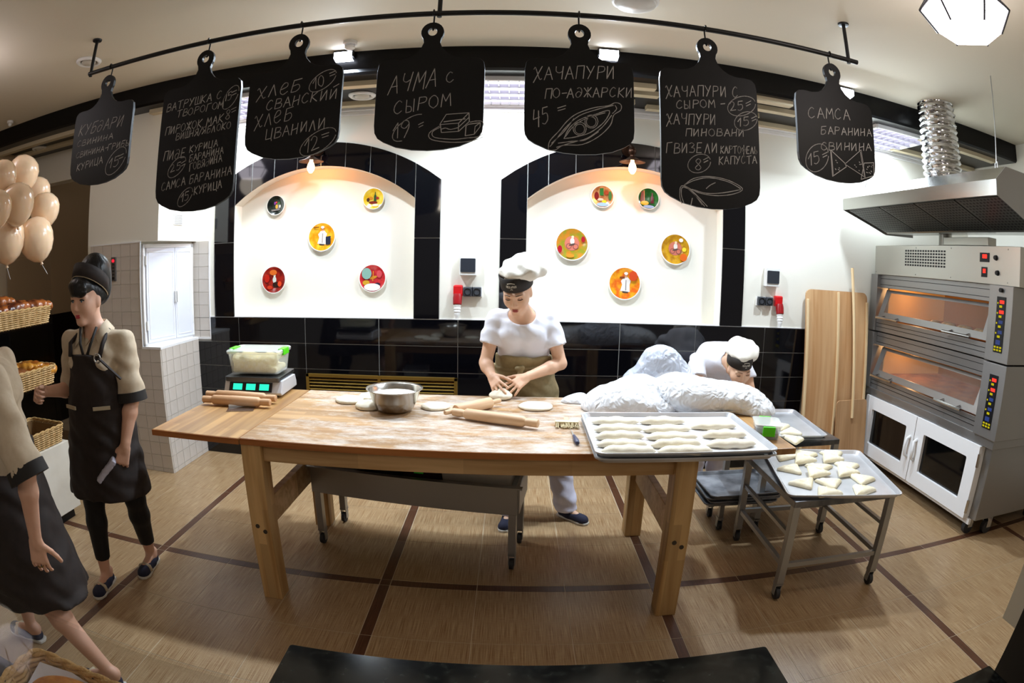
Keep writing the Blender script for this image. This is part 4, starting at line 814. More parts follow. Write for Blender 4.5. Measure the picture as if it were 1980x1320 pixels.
# ================================================================== deck oven
OX, OY, OR = 3.10, -.12, 0.035      # left end of the front, turned slightly
M_ov = mat('oven_steel', '9a9997', .34, .72, bump=.03, bscale=30, stretch=(1, 1, 20)); M_ov2 = mat('oven_steel_light', 'b9b7ae', .34, .7); M_ovd = mat('oven_dark', '141416', .4, .3)
t = thing('deck_oven', 'tall stainless steel two-deck bakery oven on a white-doored prover', 'oven', (OX, OY, 0), -PI/2-OR)
# local frame: x along the front (away from the back wall), -y out of the front, z up  -> rotate so that +x runs towards the camera side
def ob(name, m_, lo, hi, parent=None, bevel=.003): return B().box(lo, hi).obj(name, m_, parent or t, bevel=bevel)
W_ = 1.58
ob('prover_body', M_ov, (-.02, .02, .13), (W_+.06, .95, .66)); ob('base_rail', M_white, (-.02, -.005, .09), (W_+.02, .02, .13)); ob('top_ledge', M_ov, (-.04, -.03, .64), (W_+.10, .95, .70))
M_dglass = mat('dark_glass', '08090a', .06, spec=.7)
for k in (0, 1):
    x0 = .0+k*.785; d = B().prism([rrect(x0+.003, .13, x0+.78, .635, .008), rrect(x0+.12, .235, x0+.66, .53, .012)], -.045, .018, XZ).obj('prover_door', M_white, t, bevel=.004)
    B().box((x0+.115, -.02, .23), (x0+.665, -.012, .535)).obj('pane', M_dglass, d)
    hx = x0+(.735 if k == 0 else .045)
    B().tube([(hx, -.045, .47), (hx, -.075, .455), (hx-.012*(1-2*k), -.082, .39), (hx, -.075, .325), (hx, -.045, .31)], .013, 10).obj('handle', M_white, d, smooth=True)
    for hz in (.22, .54): B().tube([(x0+(.0 if k == 0 else .79), -.045, hz-.045), (x0+(.0 if k == 0 else .79), -.045, hz+.045)], .012, 10).obj('hinge', M_chrome, d)
def big_caster(x, y):
    c = B().lathe([(.015, -.02), (.05, -.018), (.05, .018), (.015, .02)], (x, y, .05), (1, 0, 0), 18).obj('caster', M_rub, t, auto=.6); B().box((x-.028, y-.02, .05), (x-.022, y+.03, .12)).box((x+.022, y-.02, .05), (x+.028, y+.03, .12)).box((x-.03, y-.03, .115), (x+.03, y+.03, .135)).obj('fork', M_chrome, c)
for x, y in ((.04, .06), (W_-.04, .06), (.04, .85), (W_+.02, .22), (W_-.04, .85)): big_caster(x, y)
M_oglow = mat('oven_interior_painted_glow', 'a5783c', .5, emit='c08a3e', es=.03); M_oglow2 = mat('oven_side_painted_glow', 'd8a868', .6, emit='f0b060', es=.12)  # faint emission stands in for lamp light on the chamber surfaces
M_oglass = mat('oven_glass', '8a8680', .04, alpha=.18, spec=.8)
for k, z0 in enumerate((.70, 1.185)):
    zt = z0+.475
    ob('left_pillar', M_ov, (-.10, -.04, z0), (-.0, .95, zt)); 
    cb = ob('control_column', M_ov, (W_-.12, -.05, z0), (W_+.12, .95, zt))
    # front frame: sill and header with grooves
    ob('header', M_ov, (0, .0, zt-.11), (W_-.12, .95, zt))
    for q in range(2): ob('groove', M_ovd, (0, -.0015, zt-.035-.05*q), (W_-.12, .0, zt-.031-.05*q), bevel=0)
    ob('sill', M_ov, (0, -.02, z0), (W_-.12, .95, z0+.10))
    for q in range(2): ob('groove', M_ovd, (0, -.0215, z0+.035+.03*q), (W_-.12, -.02, z0+.039+.03*q), bevel=0)
    # chamber: walls, stone and back, lamp light painted in as weak emission
    ob('chamber', M_oglow, (.005, .82, z0+.10), (W_-.125, .84, zt-.11), bevel=0); ob('chamber_side', M_oglow2, (0.001, .10, z0+.10), (.012, .82, zt-.11), bevel=0); ob('stone', mat('oven_stone_painted_glow', '7a4a22', .8, col2='b5702e', cscale=9, emit='c06018', es=.12), (.01, .05, z0+.10), (W_-.125, .82, z0+.115), bevel=0)
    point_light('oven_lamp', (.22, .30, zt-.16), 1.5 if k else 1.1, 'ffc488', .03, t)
    # slanting glass door
    a, b_ = (.0, -.035, z0+.115), (.0, .055, zt-.125); x1 = W_-.13
    d = B()
    def slab(xa, xb, s0, s1, th=.012):
        y = lambda s: a[1]+(b_[1]-a[1])*s; z = lambda s: a[2]+(b_[2]-a[2])*s
        d.add([(xa, y(s0), z(s0)), (xb, y(s0), z(s0)), (xb, y(s1), z(s1)), (xa, y(s1), z(s1)), (xa, y(s0)+th, z(s0)), (xb, y(s0)+th, z(s0)), (xb, y(s1)+th, z(s1)), (xa, y(s1)+th, z(s1))], [(0, 1, 2, 3), (7, 6, 5, 4), (0, 4, 5, 1), (1, 5, 6, 2), (2, 6, 7, 3), (3, 7, 4, 0)])
    slab(.03, x1, 0, .2); slab(.03, x1, .9, 1); slab(.03, .10, .2, .9); slab(x1-.06, x1, .2, .9)
    do = d.obj('oven_door', M_ov, t)
    d = B(); slab(.10, x1-.06, .2, .9, .004); d.obj('door_glass', M_oglass, do)
    for hx in (.08, 1.0):
        h = B().tube([(hx, -.085, z0+.118), (hx+.32, -.085, z0+.118)], .012, 10).obj('handle', M_chrome, do, auto=.6)
        for q in (.06, .26): B().tube([(hx+q, -.03, z0+.13), (hx+q, -.087, z0+.118)], .008, 8).obj('handle_post', M_chrome, h)
    # steam knob at the left edge
    B().tube([(-.10, .10, zt-.09), (-.20, .09, zt-.09)], .004, 6).ball((-.205, .09, zt-.09), .018).obj('knob', mat('knob_black', '0a0a0a', .3), t, smooth=True)
    # control panel with red and yellow lamps
    cp = ob('control_panel', mat('panel_black', '0b0d12', .3), (W_-.035, -.054, z0+.06), (W_+.055, -.05, zt-.07), cb, .001)
    M_red = emat('led_red', 'ff2a20', 2.2); M_yel = emat('key_yellow', 'd6c81e', .55); M_blu = mat('key_blue', '243a7a', .5)
    def key(x, z, w, h, m_, nm): B().box((W_+x-w/2, -.056, z-h/2), (W_+x+w/2, -.054, z+h/2)).obj(nm, m_, cp)
    top = zt-.09
    for q in range(4):
        zz = top-.012-.062*q
        key(.018, zz, .042, .02, M_red if q < 2 else M_blu, 'red_display' if q < 2 else 'display'); key(.008, zz-.028, .026, .014, M_yel, 'yellow_key'); key(-.022, zz-.008, .01, .01, M_yel, 'yellow_lamp')
    key(.008, top-.262, .045, .028, M_blu, 'display')
    for qx in (-.018, .01, .038):
        for qz in (0, .02): key(qx, top-.292-qz*.9, .018, .011, M_yel, 'yellow_key')
for k in range(9):
    q = Matrix.Rotation(-PI/2-OR, 3, 'Z')@Vector((.50+.105*k, .28+.05*(k % 2), 0)); fd = None
    o = B().lathe([(0, .0), (.035, .0), (.046, .012), (.044, .026), (.026, .038), (0, .041)], n=16).obj('baked_roll', mat('pale_crust', 'd9b070', .5, col2='c48c48', cscale=20), smooth=True); o.location = (OX+q.x, OY+q.y, 1.185+.116); o.scale = (1.25, 1., 1.); tag(o, 'golden roll baking on the upper deck of the oven', 'bread', 'rolls baking in the oven')
ob('back_body', M_ovd, (.0, .86, .70), (W_, .95, 1.66))
kn = B().tube([(W_+.01, -.05, 1.63), (W_+.01, -.075, 1.63)], .014, 10).obj('switch', M_dmetal, t)
# steam condenser box on top, with slotted grille
zt = 1.66; cbx = ob('condenser', M_ov2, (-.06, -.03, zt), (W_+.16, .92, zt+.245))
gc = B()
for r_ in range(6):
    for c in range(16): gc.box((.40+c*.034, -.032, zt+.085+.022*r_), (.40+c*.034+.022, -.029, zt+.085+.022*r_+.013))
o = gc.obj('vent_slots', M_ovd, cbx); o['kind'] = 'stuff'
for x, z, w, h in ((1.38, .17, .10, .06), (1.40, .075, .06, .065)):
    dm = B().box((x-.05, -.034, zt+z-h/2), (x-.05+w, -.03, zt+z+h/2)).obj('meter', M_ovd, cbx); B().box((x-.05+w*.3, -.0355, zt+z-h*.1), (x-.05+w*.75, -.034, zt+z+h*.32)).obj('red_display', emat('led_red', 'ff2a20', 2.2), dm)
    B().lathe([(.018, 0), (.014, .02), (0, .02)], (x+.12, -.03, zt+z), (0, -1, 0), 12).obj('dial', M_dmetal, cbx)
for x in (-.04, .55, 1.0, 1.62):
    for z in (.02, .225): B().lathe([(.006, 0), (.004, .003), (0, .003)], (x, -.03, zt+z), (0, -1, 0), 8).obj('screw', M_chrome, cbx)
B().tube([(.62, .25, zt+.12), (.62, .25, zt+.35), (.62, .22, zt+.40)], .06, 12).obj('exhaust_pipe', M_ov2, cbx, auto=.7); ob('exhaust_duct', M_ov2, (.64, .2, zt+.27), (1.2, .30, zt+.33), cbx)
# ================================================================== hood, duct, cables
M_hood = mat('hood_steel', 'b3b2ac', .22, 1., bump=.02, bscale=12, stretch=(1, .2, 1))
t = thing('extractor_hood', 'stainless steel extractor hood hanging above the oven', 'hood', (2.6, 0, 0))
y0, y1 = -.22, -1.98
B().prism([[(0, 2.145), (0, 2.235), (.11, 2.325), (.80, 2.325), (.80, 2.02), (.47, 2.0), (.45, 2.02), (.04, 2.155), (.03, 2.145)]], y0, y1, lambda u, v, d: (u, d, v)).obj('canopy', M_hood, t)
B().prism([[(0, 2.145), (0, 2.235), (.11, 2.325), (.80, 2.325), (.80, 2.0), (.47, 1.99)]], y1, y1-.004, lambda u, v, d: (u, d, v)).obj('end_panel', M_ov, t); B().prism([[(0, 2.145), (0, 2.235), (.11, 2.325), (.80, 2.325), (.80, 2.0), (.47, 1.99)]], y0, y0+.004, lambda u, v, d: (u, d, v)).obj('end_panel', M_ov, t)
M_filt = mat('filter_steel', '6d706e', .4, .9)
for k in range(4):
    ya = y0-.03-k*.435; f_ = B().add([(.045, ya, 2.148), (.45, ya, 2.014), (.45, ya-.42, 2.014), (.045, ya-.42, 2.148), (.043, ya, 2.142), (.448, ya, 2.008), (.448, ya-.42, 2.008), (.043, ya-.42, 2.142)], [(0, 1, 2, 3), (7, 6, 5, 4), (0, 4, 5, 1), (1, 5, 6, 2), (2, 6, 7, 3), (3, 7, 4, 0)]).obj('filter', M_filt, t)
    hb = B()
    for i in range(12):
        for j in range(12):
            s = (i+.5)/12; xx = .045+.40*s; zz = 2.1415-.1335*s-.0012; yy = ya-.02-(j+.25)*.0325
            hb.add([(xx-.009, yy, zz+.003), (xx+.009, yy, zz-.003), (xx+.009, yy-.018, zz-.003), (xx-.009, yy-.018, zz+.003)], [(0, 1, 2, 3)])
    o = hb.obj('filter_holes', M_ovd, f_); o['kind'] = 'stuff'
for y in (-.35, -1.86):
    B().tube([(.15, y, 2.325), (.15, y, 2.36), (.15, y-.02, 2.37), (.15, y-.02, 2.325)], .005, 6).obj('bracket', M_steel, t)
    B().tube([(.15, y-.01, 2.36), (.29, y+.06, 2.965)], .0035, 6).obj('cable', M_steel, t)
B().tube([(.76, -.68, 2.325), (.76, -.68, 2.965)], .0035, 6).obj('cable', M_steel, t)
# crinkled foil duct
b = B(); n = 40; K = 90; vs = []; fs = []
for i in range(K+1):
    s = i/K; cx_, cy_ = 2.93+.14*s, -1.15+.17*s; z = 2.325+.64*s
    for j in range(n):
        a = 2*PI*j/n; r = .150+.008*math.sin(s*2*PI*13)+rng.uniform(-.004, .004); vs.append((cx_+r*math.cos(a), cy_+r*math.sin(a), z+rng.uniform(-.002, .002)))
for i in range(K): fs += [(i*n+j, i*n+(j+1) % n, (i+1)*n+(j+1) % n, (i+1)*n+j) for j in range(n)]
tag(b.add(vs, fs).obj('flexible_duct', mat('foil', 'd8d8da', .14, 1.), auto=.5), 'crinkled silver foil duct rising from the hood to the ceiling', 'duct')
# ================================================================== painted plates in the niches
def flat(bb, pts, y, mi): bb.add([(p[0], y, p[1]) for p in pts], [tuple(range(len(pts)))], mi)
def ellp(cx, cy, rx, ry, rot=0, n=14):
    c, s = math.cos(rot), math.sin(rot); return [(cx+rx*math.cos(2*PI*k/n)*c-ry*math.sin(2*PI*k/n)*s, cy+rx*math.cos(2*PI*k/n)*s+ry*math.sin(2*PI*k/n)*c) for k in range(n)]
M_china = mat('white_china', 'f2efe8', .2, coat=.5)
def plate(u, v, r, label, c1, c2, art, k):
    p = aty(u, v, .11); t = thing('painted_plate', label, 'plate', (p.x, .128, p.z), 0, 'painted plates in the niches'); t.rotation_euler = (-.06, 0, 0)
    B().lathe([(0, -.0), (r*.55, .0), (r*.62, .004), (r*.97, .017), (r, .019), (r*.99, .021), (r*.94, .0195), (r*.62, .0095), (r*.55, .0085), (0, .0085)], (0, 0, 0), (0, -1, 0), 40).obj('dish', M_china, t, smooth=True)
    mm = mat('glaze_%d' % k, c1, .18, col2=c2, cscale=22, coat=.6, thr=(.4, .6))
    B().lathe([(r*.93, .0199), (r*.62, .0100), (r*.55, .0090), (0, .0090)], (0, 0, 0), (0, -1, 0), 40, cap=False).obj('painted_ground', mm, t, smooth=True)
    for i, (col, pts) in enumerate(art):
        bb = B(); pts = [(q[0]*r, q[1]*r) for q in pts]; flat(bb, pts, -.0105-.0005*i-max(0, max(math.hypot(*q) for q in pts)-r*.6)*.32, 0)
        bb.obj('painted_motif', mat('paint_'+col, col, .2, coat=.5), t)
fig = lambda x, y, s: [('e4e1dc', [(x-.34*s, y-.5*s), (x+.28*s, y-.55*s), (x+.26*s, y-.1*s), (x+.34*s, y+.16*s), (x+.12*s, y+.38*s), (x-.14*s, y+.34*s), (x-.30*s, y+.12*s), (x-.22*s, y-.1*s)]), ('c98f6a', ellp(x+.02*s, y+.45*s, .09*s, .11*s)), ('f6f4f0', ellp(x+.02*s, y+.6*s, .12*s, .09*s)), ('4a4038', [(x-.2*s, y-.6*s), (x+.16*s, y-.62*s), (x+.18*s, y-.54*s), (x-.2*s, y-.5*s)]), ('8f8a86', [(x-.02*s, y-.45*s), (x+.04*s, y-.45*s), (x+.05*s, y+.2*s), (x, y+.2*s)])]
plate(533, 397, .083, 'small black plate painted with a yellow vase of flowers', '0d1411', '1d2a22', [('d99a2b', ellp(.08, -.12, .13, .22)), ('7a2b8f', ellp(-.12, .22, .1, .16)), ('2f6b2b', ellp(.3, .2, .16, .09, .5)), ('c43a2a', ellp(.05, .3, .09, .09)), ('e8e6e0', [(.38, -.25), (.52, -.22), (.52, .02), (.38, .0)]), ('6d6a66', [(-.5, -.42), (.5, -.36), (.45, -.5), (-.4, -.58)])], 1)
plate(722, 384, .086, 'small yellow plate painted with a green bottle and fruit', 'd9b21c', 'e8cf4a', [('31502f', [(.02, -.25), (.26, -.25), (.26, .25), (.18, .38), (.17, .62), (.1, .62), (.09, .38), (.02, .25)]), ('c8842a', ellp(-.3, .02, .26, .16)), ('7b2d1e', ellp(-.02, -.35, .4, .14)), ('a3322a', ellp(.36, .05, .14, .12)), ('e9e0c4', ellp(.2, -.6, .3, .12)), ('4a3020', ellp(-.5, -.1, .14, .18))], 2)
plate(622, 458, .117, 'golden plate painted with a white-robed cook beside a dark stove', 'd08a10', 'e2b02c', fig(.02, .05, 1.)+[('232a3c', [(.32, -.55), (.66, -.5), (.66, .05), (.3, .0)]), ('5a2a10', [(-.6, .6), (-.2, .62), (-.2, .68), (-.6, .66)])], 3)
plate(529, 541, .112, 'dark red plate at the lower left of the left niche', '6d0f0c', 'a02014', [('c8601e', ellp(-.05, .52, .3, .2)), ('b01c10', ellp(-.55, .1, .22, .3)), ('2a1410', ellp(.2, -.35, .3, .2)), ('c7cdc4', ellp(.05, .0, .15, .24)), ('e4dcc8', ellp(.05, .3, .09, .1)), ('c2361c', ellp(-.3, -.55, .22, .14)), ('d8431f', ellp(.5, -.3, .16, .2))], 4)
plate(720, 538, .11, 'red and white plate painted with grapes, beneath the yellow bottle plate', 'b31f26', 'c9343a', [('7fa79a', ellp(-.42, .32, .36, .4)), ('ece9e6', ellp(0, -.62, .6, .26)), ('c99a2e', ellp(-.45, -.32, .26, .18)), ('d08a2c', ellp(.05, .05, .3, .1, .3)), ('1e2a6b', ellp(-.12, -.55, .18, .14)), ('2a2036', ellp(.38, -.42, .2, .12)), ('d2802c', [(-.02, -.2), (.06, -.2), (.08, .5), (.02, .5)]), ('c84a50', ellp(.5, .3, .2, .26))], 5)
plate(1165, 380, .089, 'small plate painted in tan and green with a red jug, nearest the bulb', 'b98f5a', '8a5a34', [('1f6b2c', [(-.22, .1), (.1, .1), (.1, .75), (-.22, .72)]), ('6e1a18', ellp(-.5, .05, .2, .36)), ('2e6a34', ellp(.66, .1, .14, .4)), ('8a3a1c', ellp(.34, .35, .2, .2)), ('c9b7a0', ellp(-.2, -.25, .3, .12)), ('d6c42e', ellp(.15, -.42, .2, .12)), ('8fb0dc', ellp(0, -.7, .5, .16))], 6)
plate(1254, 384, .086, 'small green plate painted with a dark red bottle, beside the tall board', '17531f', '257033', [('6b3a1e', [(-.8, -.3), (-.42, -.5), (-.42, .7), (-.65, .6)]), ('c08a4a', [(-.46, -.4), (-.36, -.4), (-.36, .75), (-.46, .72)]), ('5c0f1c', [(.2, -.42), (.5, -.42), (.5, .12), (.41, .28), (.4, .55), (.31, .55), (.3, .28), (.2, .12)]), ('d8bf2c', ellp(-.36, -.42, .38, .2)), ('9cbce4', ellp(0, -.74, .5, .14))], 7)
cyc = lambda: [('c2705c', ellp(.0, .05, .44, .44)), ('7d4a48', ellp(-.18, -.12, .17, .17)), ('c2705c', ellp(-.18, -.12, .13, .13)), ('7d4a48', ellp(.22, -.14, .17, .17)), ('c2705c', ellp(.22, -.14, .13, .13)), ('d8d4cc', ellp(.02, .18, .13, .2)), ('5c4a44', ellp(.0, -.02, .2, .05, .3)), ('e8c8a4', ellp(.04, .42, .08, .09))]
plate(1106, 472, .127, 'large olive plate painted with a figure on a bicycle in a pink disc', '8a8a24', 'c07a26', cyc()+[('a01c28', ellp(.66, .3, .12, .18)), ('a01c28', ellp(-.72, -.32, .14, .22)), ('c78a2a', ellp(-.1, -.7, .24, .12))], 8)
plate(1306, 482, .123, 'large ochre plate painted with a cyclist and an orange', 'c99a1c', 'a87414', cyc()+[('d8631c', ellp(.52, -.5, .24, .24)), ('5c3a20', ellp(.52, -.5, .1, .13)), ('e6d23a', ellp(.58, .0, .14, .14)), ('f0ece4', ellp(.36, .58, .14, .12))], 9)
plate(1208, 548, .128, 'large orange plate painted with a striding white cook, lowest in the right niche', 'd8621a', 'e6a01e', fig(.06, .02, .95)+[('c2431a', ellp(.5, .45, .26, .3)), ('7a3a18', [(-.3, .3), (.0, .3), (.0, .42), (-.3, .4)])], 10)
# ================================================================== electric boxes, sockets and plugs
M_tint = mat('smoked_cover', '2c3038', .15, spec=.7); M_grey = mat('socket_grey', '3c3f45', .4); M_redp = mat('plug_red', 'c3141a', .35); M_wp = mat('plug_white', 'e4e4e2', .4)
for x, wh in ((-.328, 'between the two niches'), (2.028, 'right of the right niche')):
    t = thing('breaker_box', 'white breaker box with smoked cover '+wh, 'breaker box', (x, 0, 1.565), 0, 'breaker boxes')
    B().box((-.062, -.055, -.075), (.062, 0, .075)).obj('case', M_wp, t, bevel=.006); B().prism([rrect(-.054, -.05, .054, .05, .006)], -.062, -.054, XZ).obj('cover', M_tint, t, bevel=.003)
sk = [(-.329, 'left of the two near the central baker\'s cap'), (-.262, 'right of the two near the central baker\'s cap'), (1.94, 'left of the two below the right breaker box'), (2.012, 'right of the two below the right breaker box')]
for x, wh in sk:
    t = thing('wall_socket', 'dark grey power socket, '+wh, 'socket', (x, 0, 1.372), 0, 'grey wall sockets')
    B().box((-.031, -.045, -.034), (.031, 0, .034)).obj('case', M_grey, t, bevel=.005); B().lathe([(.026, 0), (.026, .006), (.022, .006), (.02, -.002), (0, -.002)], (0, -.044, 0), (0, -1, 0), 20).obj('face', M_dmetal, t, auto=.6)
    B().box((-.036, -.02, -.036), (-.030, 0, .036)).obj('clip', M_wp, t); B().box((.030, -.02, -.036), (.036, 0, .036)).obj('clip', M_wp, t)
for x, wh in ((-.400, 'between the niches'), (2.098, 'right of the right niche')):
    t = thing('industrial_socket', 'red industrial socket with white plug hanging from it, '+wh, 'socket', (x, 0, 1.375), 0, 'red industrial sockets')
    B().box((-.034, -.05, -.04), (.034, 0, .045)).obj('case', M_redp, t, bevel=.01); B().lathe([(.0, .0), (.03, .0), (.034, -.03), (.032, -.075), (.027, -.08), (0, -.08)], (0, -.055, -.02), (0, .25, 1), 20).obj('collar', mat('plug_red_dark', '8e0f16', .3), t, auto=.6)
    pl_ = B().lathe([(.026, .0), (.027, -.015), (.024, -.02), (.027, -.035), (.023, -.04), (.025, -.055), (.020, -.06), (.021, -.075), (.014, -.09), (.012, -.105), (0, -.105)], (0, -.072, -.092), (0, .12, 1), 18).obj('plug', M_wp, t, auto=.6)
# gold ventilation grille in the dado
M_gold = mat('gold_aluminium', 'a8873f', .3, .8)
t = thing('ventilation_grille', 'long gold louvred grille in the black tiled wall', 'vent grille', (-1.0, -.011, .60), 0)
for lo, hi in (((-.6, -.02, -.13), (.6, 0, -.105)), ((-.6, -.02, .105), (.6, 0, .13)), ((-.6, -.02, -.13), (-.575, 0, .13)), ((.575, -.02, -.13), (.6, 0, .13)), ((-.012, -.018, -.13), (.012, 0, .13))): B().box(lo, hi).obj('frame_bar', M_gold, t, bevel=.002)
for q in range(8):
    z = -.088+.0255*q
    for a, b_ in ((-.575, -.012), (.012, .575)): B().add([(a, -.004, z), (b_, -.004, z), (b_, -.016, z-.009), (a, -.016, z-.009), (a, -.002, z+.004), (b_, -.002, z+.004), (b_, -.014, z-.005), (a, -.014, z-.005)], [(0, 1, 2, 3), (7, 6, 5, 4), (0, 4, 5, 1), (1, 5, 6, 2), (2, 6, 7, 3), (3, 7, 4, 0)]).obj('slat', M_gold, t)
# ---- cabinet in the column recess
ang = math.atan2(.59, .135); t = thing('wall_cabinet', 'white two-door metal cabinet recessed in the tiled column', 'cabinet', (-2.795, -.585, Z1+.012), ang)
M_cab = mat('cabinet_white', 'dfe3ee', .4); Hc = Z2-Z1-.03
# local x runs along the slanting face towards the back wall; -y points out of the face
fr = B(); fr.box((.0, -.025, 0), (.58, 0, .022)).box((0, -.025, Hc-.03), (.58, 0, Hc)).box((0, -.025, 0), (.025, 0, Hc)).box((.555, -.025, 0), (.58, 0, Hc)); fr.obj('frame', M_white, t)
for k, (a, b_) in enumerate(((.027, .345), (.348, .553))):
    d = B().prism([rrect(a, .024, b_, Hc-.032, .004)], -.038, -.006, XZ).obj('door', M_cab, t, bevel=.003)
    B().prism([rrect(a+.02, .05, b_-.02, Hc-.06, .004), rrect(a+.026, .056, b_-.026, Hc-.066, .004)], -.041, -.038, XZ).obj('bead', M_white, d)
    B().box((.332 if k == 0 else .352, -.062, Hc*.40), (.342 if k == 0 else .362, -.038, Hc*.40+.09)).obj('handle', M_wp, d, bevel=.003)
    for hz in (.12, Hc-.16): B().tube([((.024 if k == 0 else .556), -.034, hz), ((.024 if k == 0 else .556), -.034, hz+.07)], .008, 8).obj('hinge', M_wp, d)
t = thing('air_vent', 'small white louvred air vent high on the lit column side', 'vent', (XR+.001, -.307, 1.96))
B().box((0, -.065, -.045), (.006, .065, .045)).obj('plate', M_wp, t, bevel=.002)
for q in range(6): B().box((.006, -.055, -.034+.0125*q), (.009, .055, -.028+.0125*q)).obj('slat', mat('vent_shadow', 'a9a9a6', .6), t)
t = thing('control_strip', 'narrow metal switch strip with a red lamp on the tiled column', 'switch', (-3.083, YF-.009, 1.595))
B().box((-.026, -.012, -.093), (.026, 0, .093)).obj('plate', mat('strip_metal', '6a6664', .4, .6), t, bevel=.002); B().lathe([(.013, 0), (.013, .008), (0, .01)], (0, -.012, .065), (0, -1, 0), 14).obj('lamp', emat('lamp_red', 'd02030', 1.2), t)
for q in range(4): B().box((-.012, -.0135, .03-.026*q), (.012, -.012, .043-.026*q)).obj('symbol', mat('strip_dark', '28262a', .5), t)
B().lathe([(.012, 0), (.012, .006), (0, .006)], (0, -.012, -.07), (0, -1, 0), 12).obj('button', M_dmetal, t)
# ---- things on the ceiling
t = thing('smoke_detector', 'small white smoke detector on the ceiling above the third board', 'smoke detector', (-1.02, -.95, 2.965))
B().lathe([(.045, 0), (.045, -.018), (.036, -.02), (.036, -.024)], n=24).obj('base', M_wp, t, auto=.6); B().lathe([(.03, -.03), (.034, -.045), (.02, -.055), (0, -.057)], n=20).obj('cap', M_wp, t, auto=.6)
for q in range(8): a = q*PI/4; B().bar((.031*math.cos(a), .031*math.sin(a), -.022), (.031*math.cos(a), .031*math.sin(a), -.034), .006, .004).obj('fin', M_wp, t)
def diffuser(x, y, z, r, label):
    t = thing('air_diffuser', label, 'air vent', (x, y, z), 0, 'round ceiling vents')
    B().lathe([(r, 0), (r, -.008), (r*.86, -.02), (r*.72, -.016), (r*.70, 0)], n=32).obj('ring', M_wp, t, smooth=True); B().lathe([(0, -.022), (r*.5, -.02), (r*.56, -.012), (r*.5, -.0)], n=28).obj('cone', mat('diffuser_grey', 'c9c4b8', .5), t, smooth=True)
diffuser(-2.72, -1.50, 2.965, .095, 'round white air diffuser on the ceiling beside the rail end')
diffuser(-1.10, -.30, 2.80, .10, 'round grey vent in the black soffit, beside the cake board'); diffuser(-4.45, -.36, 2.80, .10, 'round grey vent in the black soffit above the passage')
t = thing('ceiling_lamp', 'round frosted ceiling lamp at the top edge, above the rail', 'ceiling lamp', (.58, -1.56, 2.965)); B().lathe([(.12, 0), (.12, -.02), (.112, -.024)], n=32).obj('ring', M_wp, t, auto=.6); B().lathe([(.112, -.02), (.1, -.04), (.06, -.055), (0, -.06)], n=28).obj('dome', mat('frosted', 'd9d4cc', .3, alpha=.8), t, smooth=True)
t = thing('motion_sensor', 'tiny white sensor on the ceiling at the far left', 'sensor', (-4.35, -.92, 2.965)); B().lathe([(.035, 0), (.035, -.02), (.02, -.024)], n=16).obj('base', M_wp, t, auto=.6); B().ball((0, 0, -.03), .02).obj('eye', M_wp, t, smooth=True)
# ================================================================== bread rack at the left
M_glass = mat('pane_glass', '15191a', .0, alpha=.07, spec=.9); M_rackw = mat('rack_laminate', 'cfc7b8', .45, col2='d8d1c4', cscale=5)
RX = -2.85
t = thing('bread_rack', 'bread display rack with white base and glass shelves at the left', 'display rack', (RX, -1.55, 0))
B().box((-.62, -1.35, .0), (-.05, -.04, .075)).obj('plinth', M_ovd, t); B().box((-.65, -1.4, .075), (.0, 0.0, .53)).obj('base', M_rackw, t, bevel=.003)
for z in (.905, 1.285): B().box((-.55, -1.38, z), (-.0, -.01, z+.008)).obj('glass_shelf', M_glass, t)
B().box((-.56, -1.38, 1.70), (-.02, .0, 1.708)).obj('glass_top', M_glass, t)
B().box((-.56, -.012, .53), (-.02, -.004, 1.70)).obj('end_pane', M_glass, t); B().box((-.566, -1.38, .53), (-.558, .0, 1.70)).obj('back_pane', M_glass, t)
for y in (-.5, -1.2): B().tube([(-.54, y, .53), (-.54, y, 1.7)], .012, 10).obj('post', M_chrome, t)
for y in (-.5, -1.2):
    for z in (.905, 1.285): B().bar((-.54, y, z-.02), (-.08, y, z-.008), .012, .02).obj('bracket', M_dmetal, t)
M_wick = mat('wicker', 'b8935c', .6, col2='d1b07c', cscale=30); M_rim = mat('wicker_rim', 'c49f66', .6, bump=.8, bscale=120)
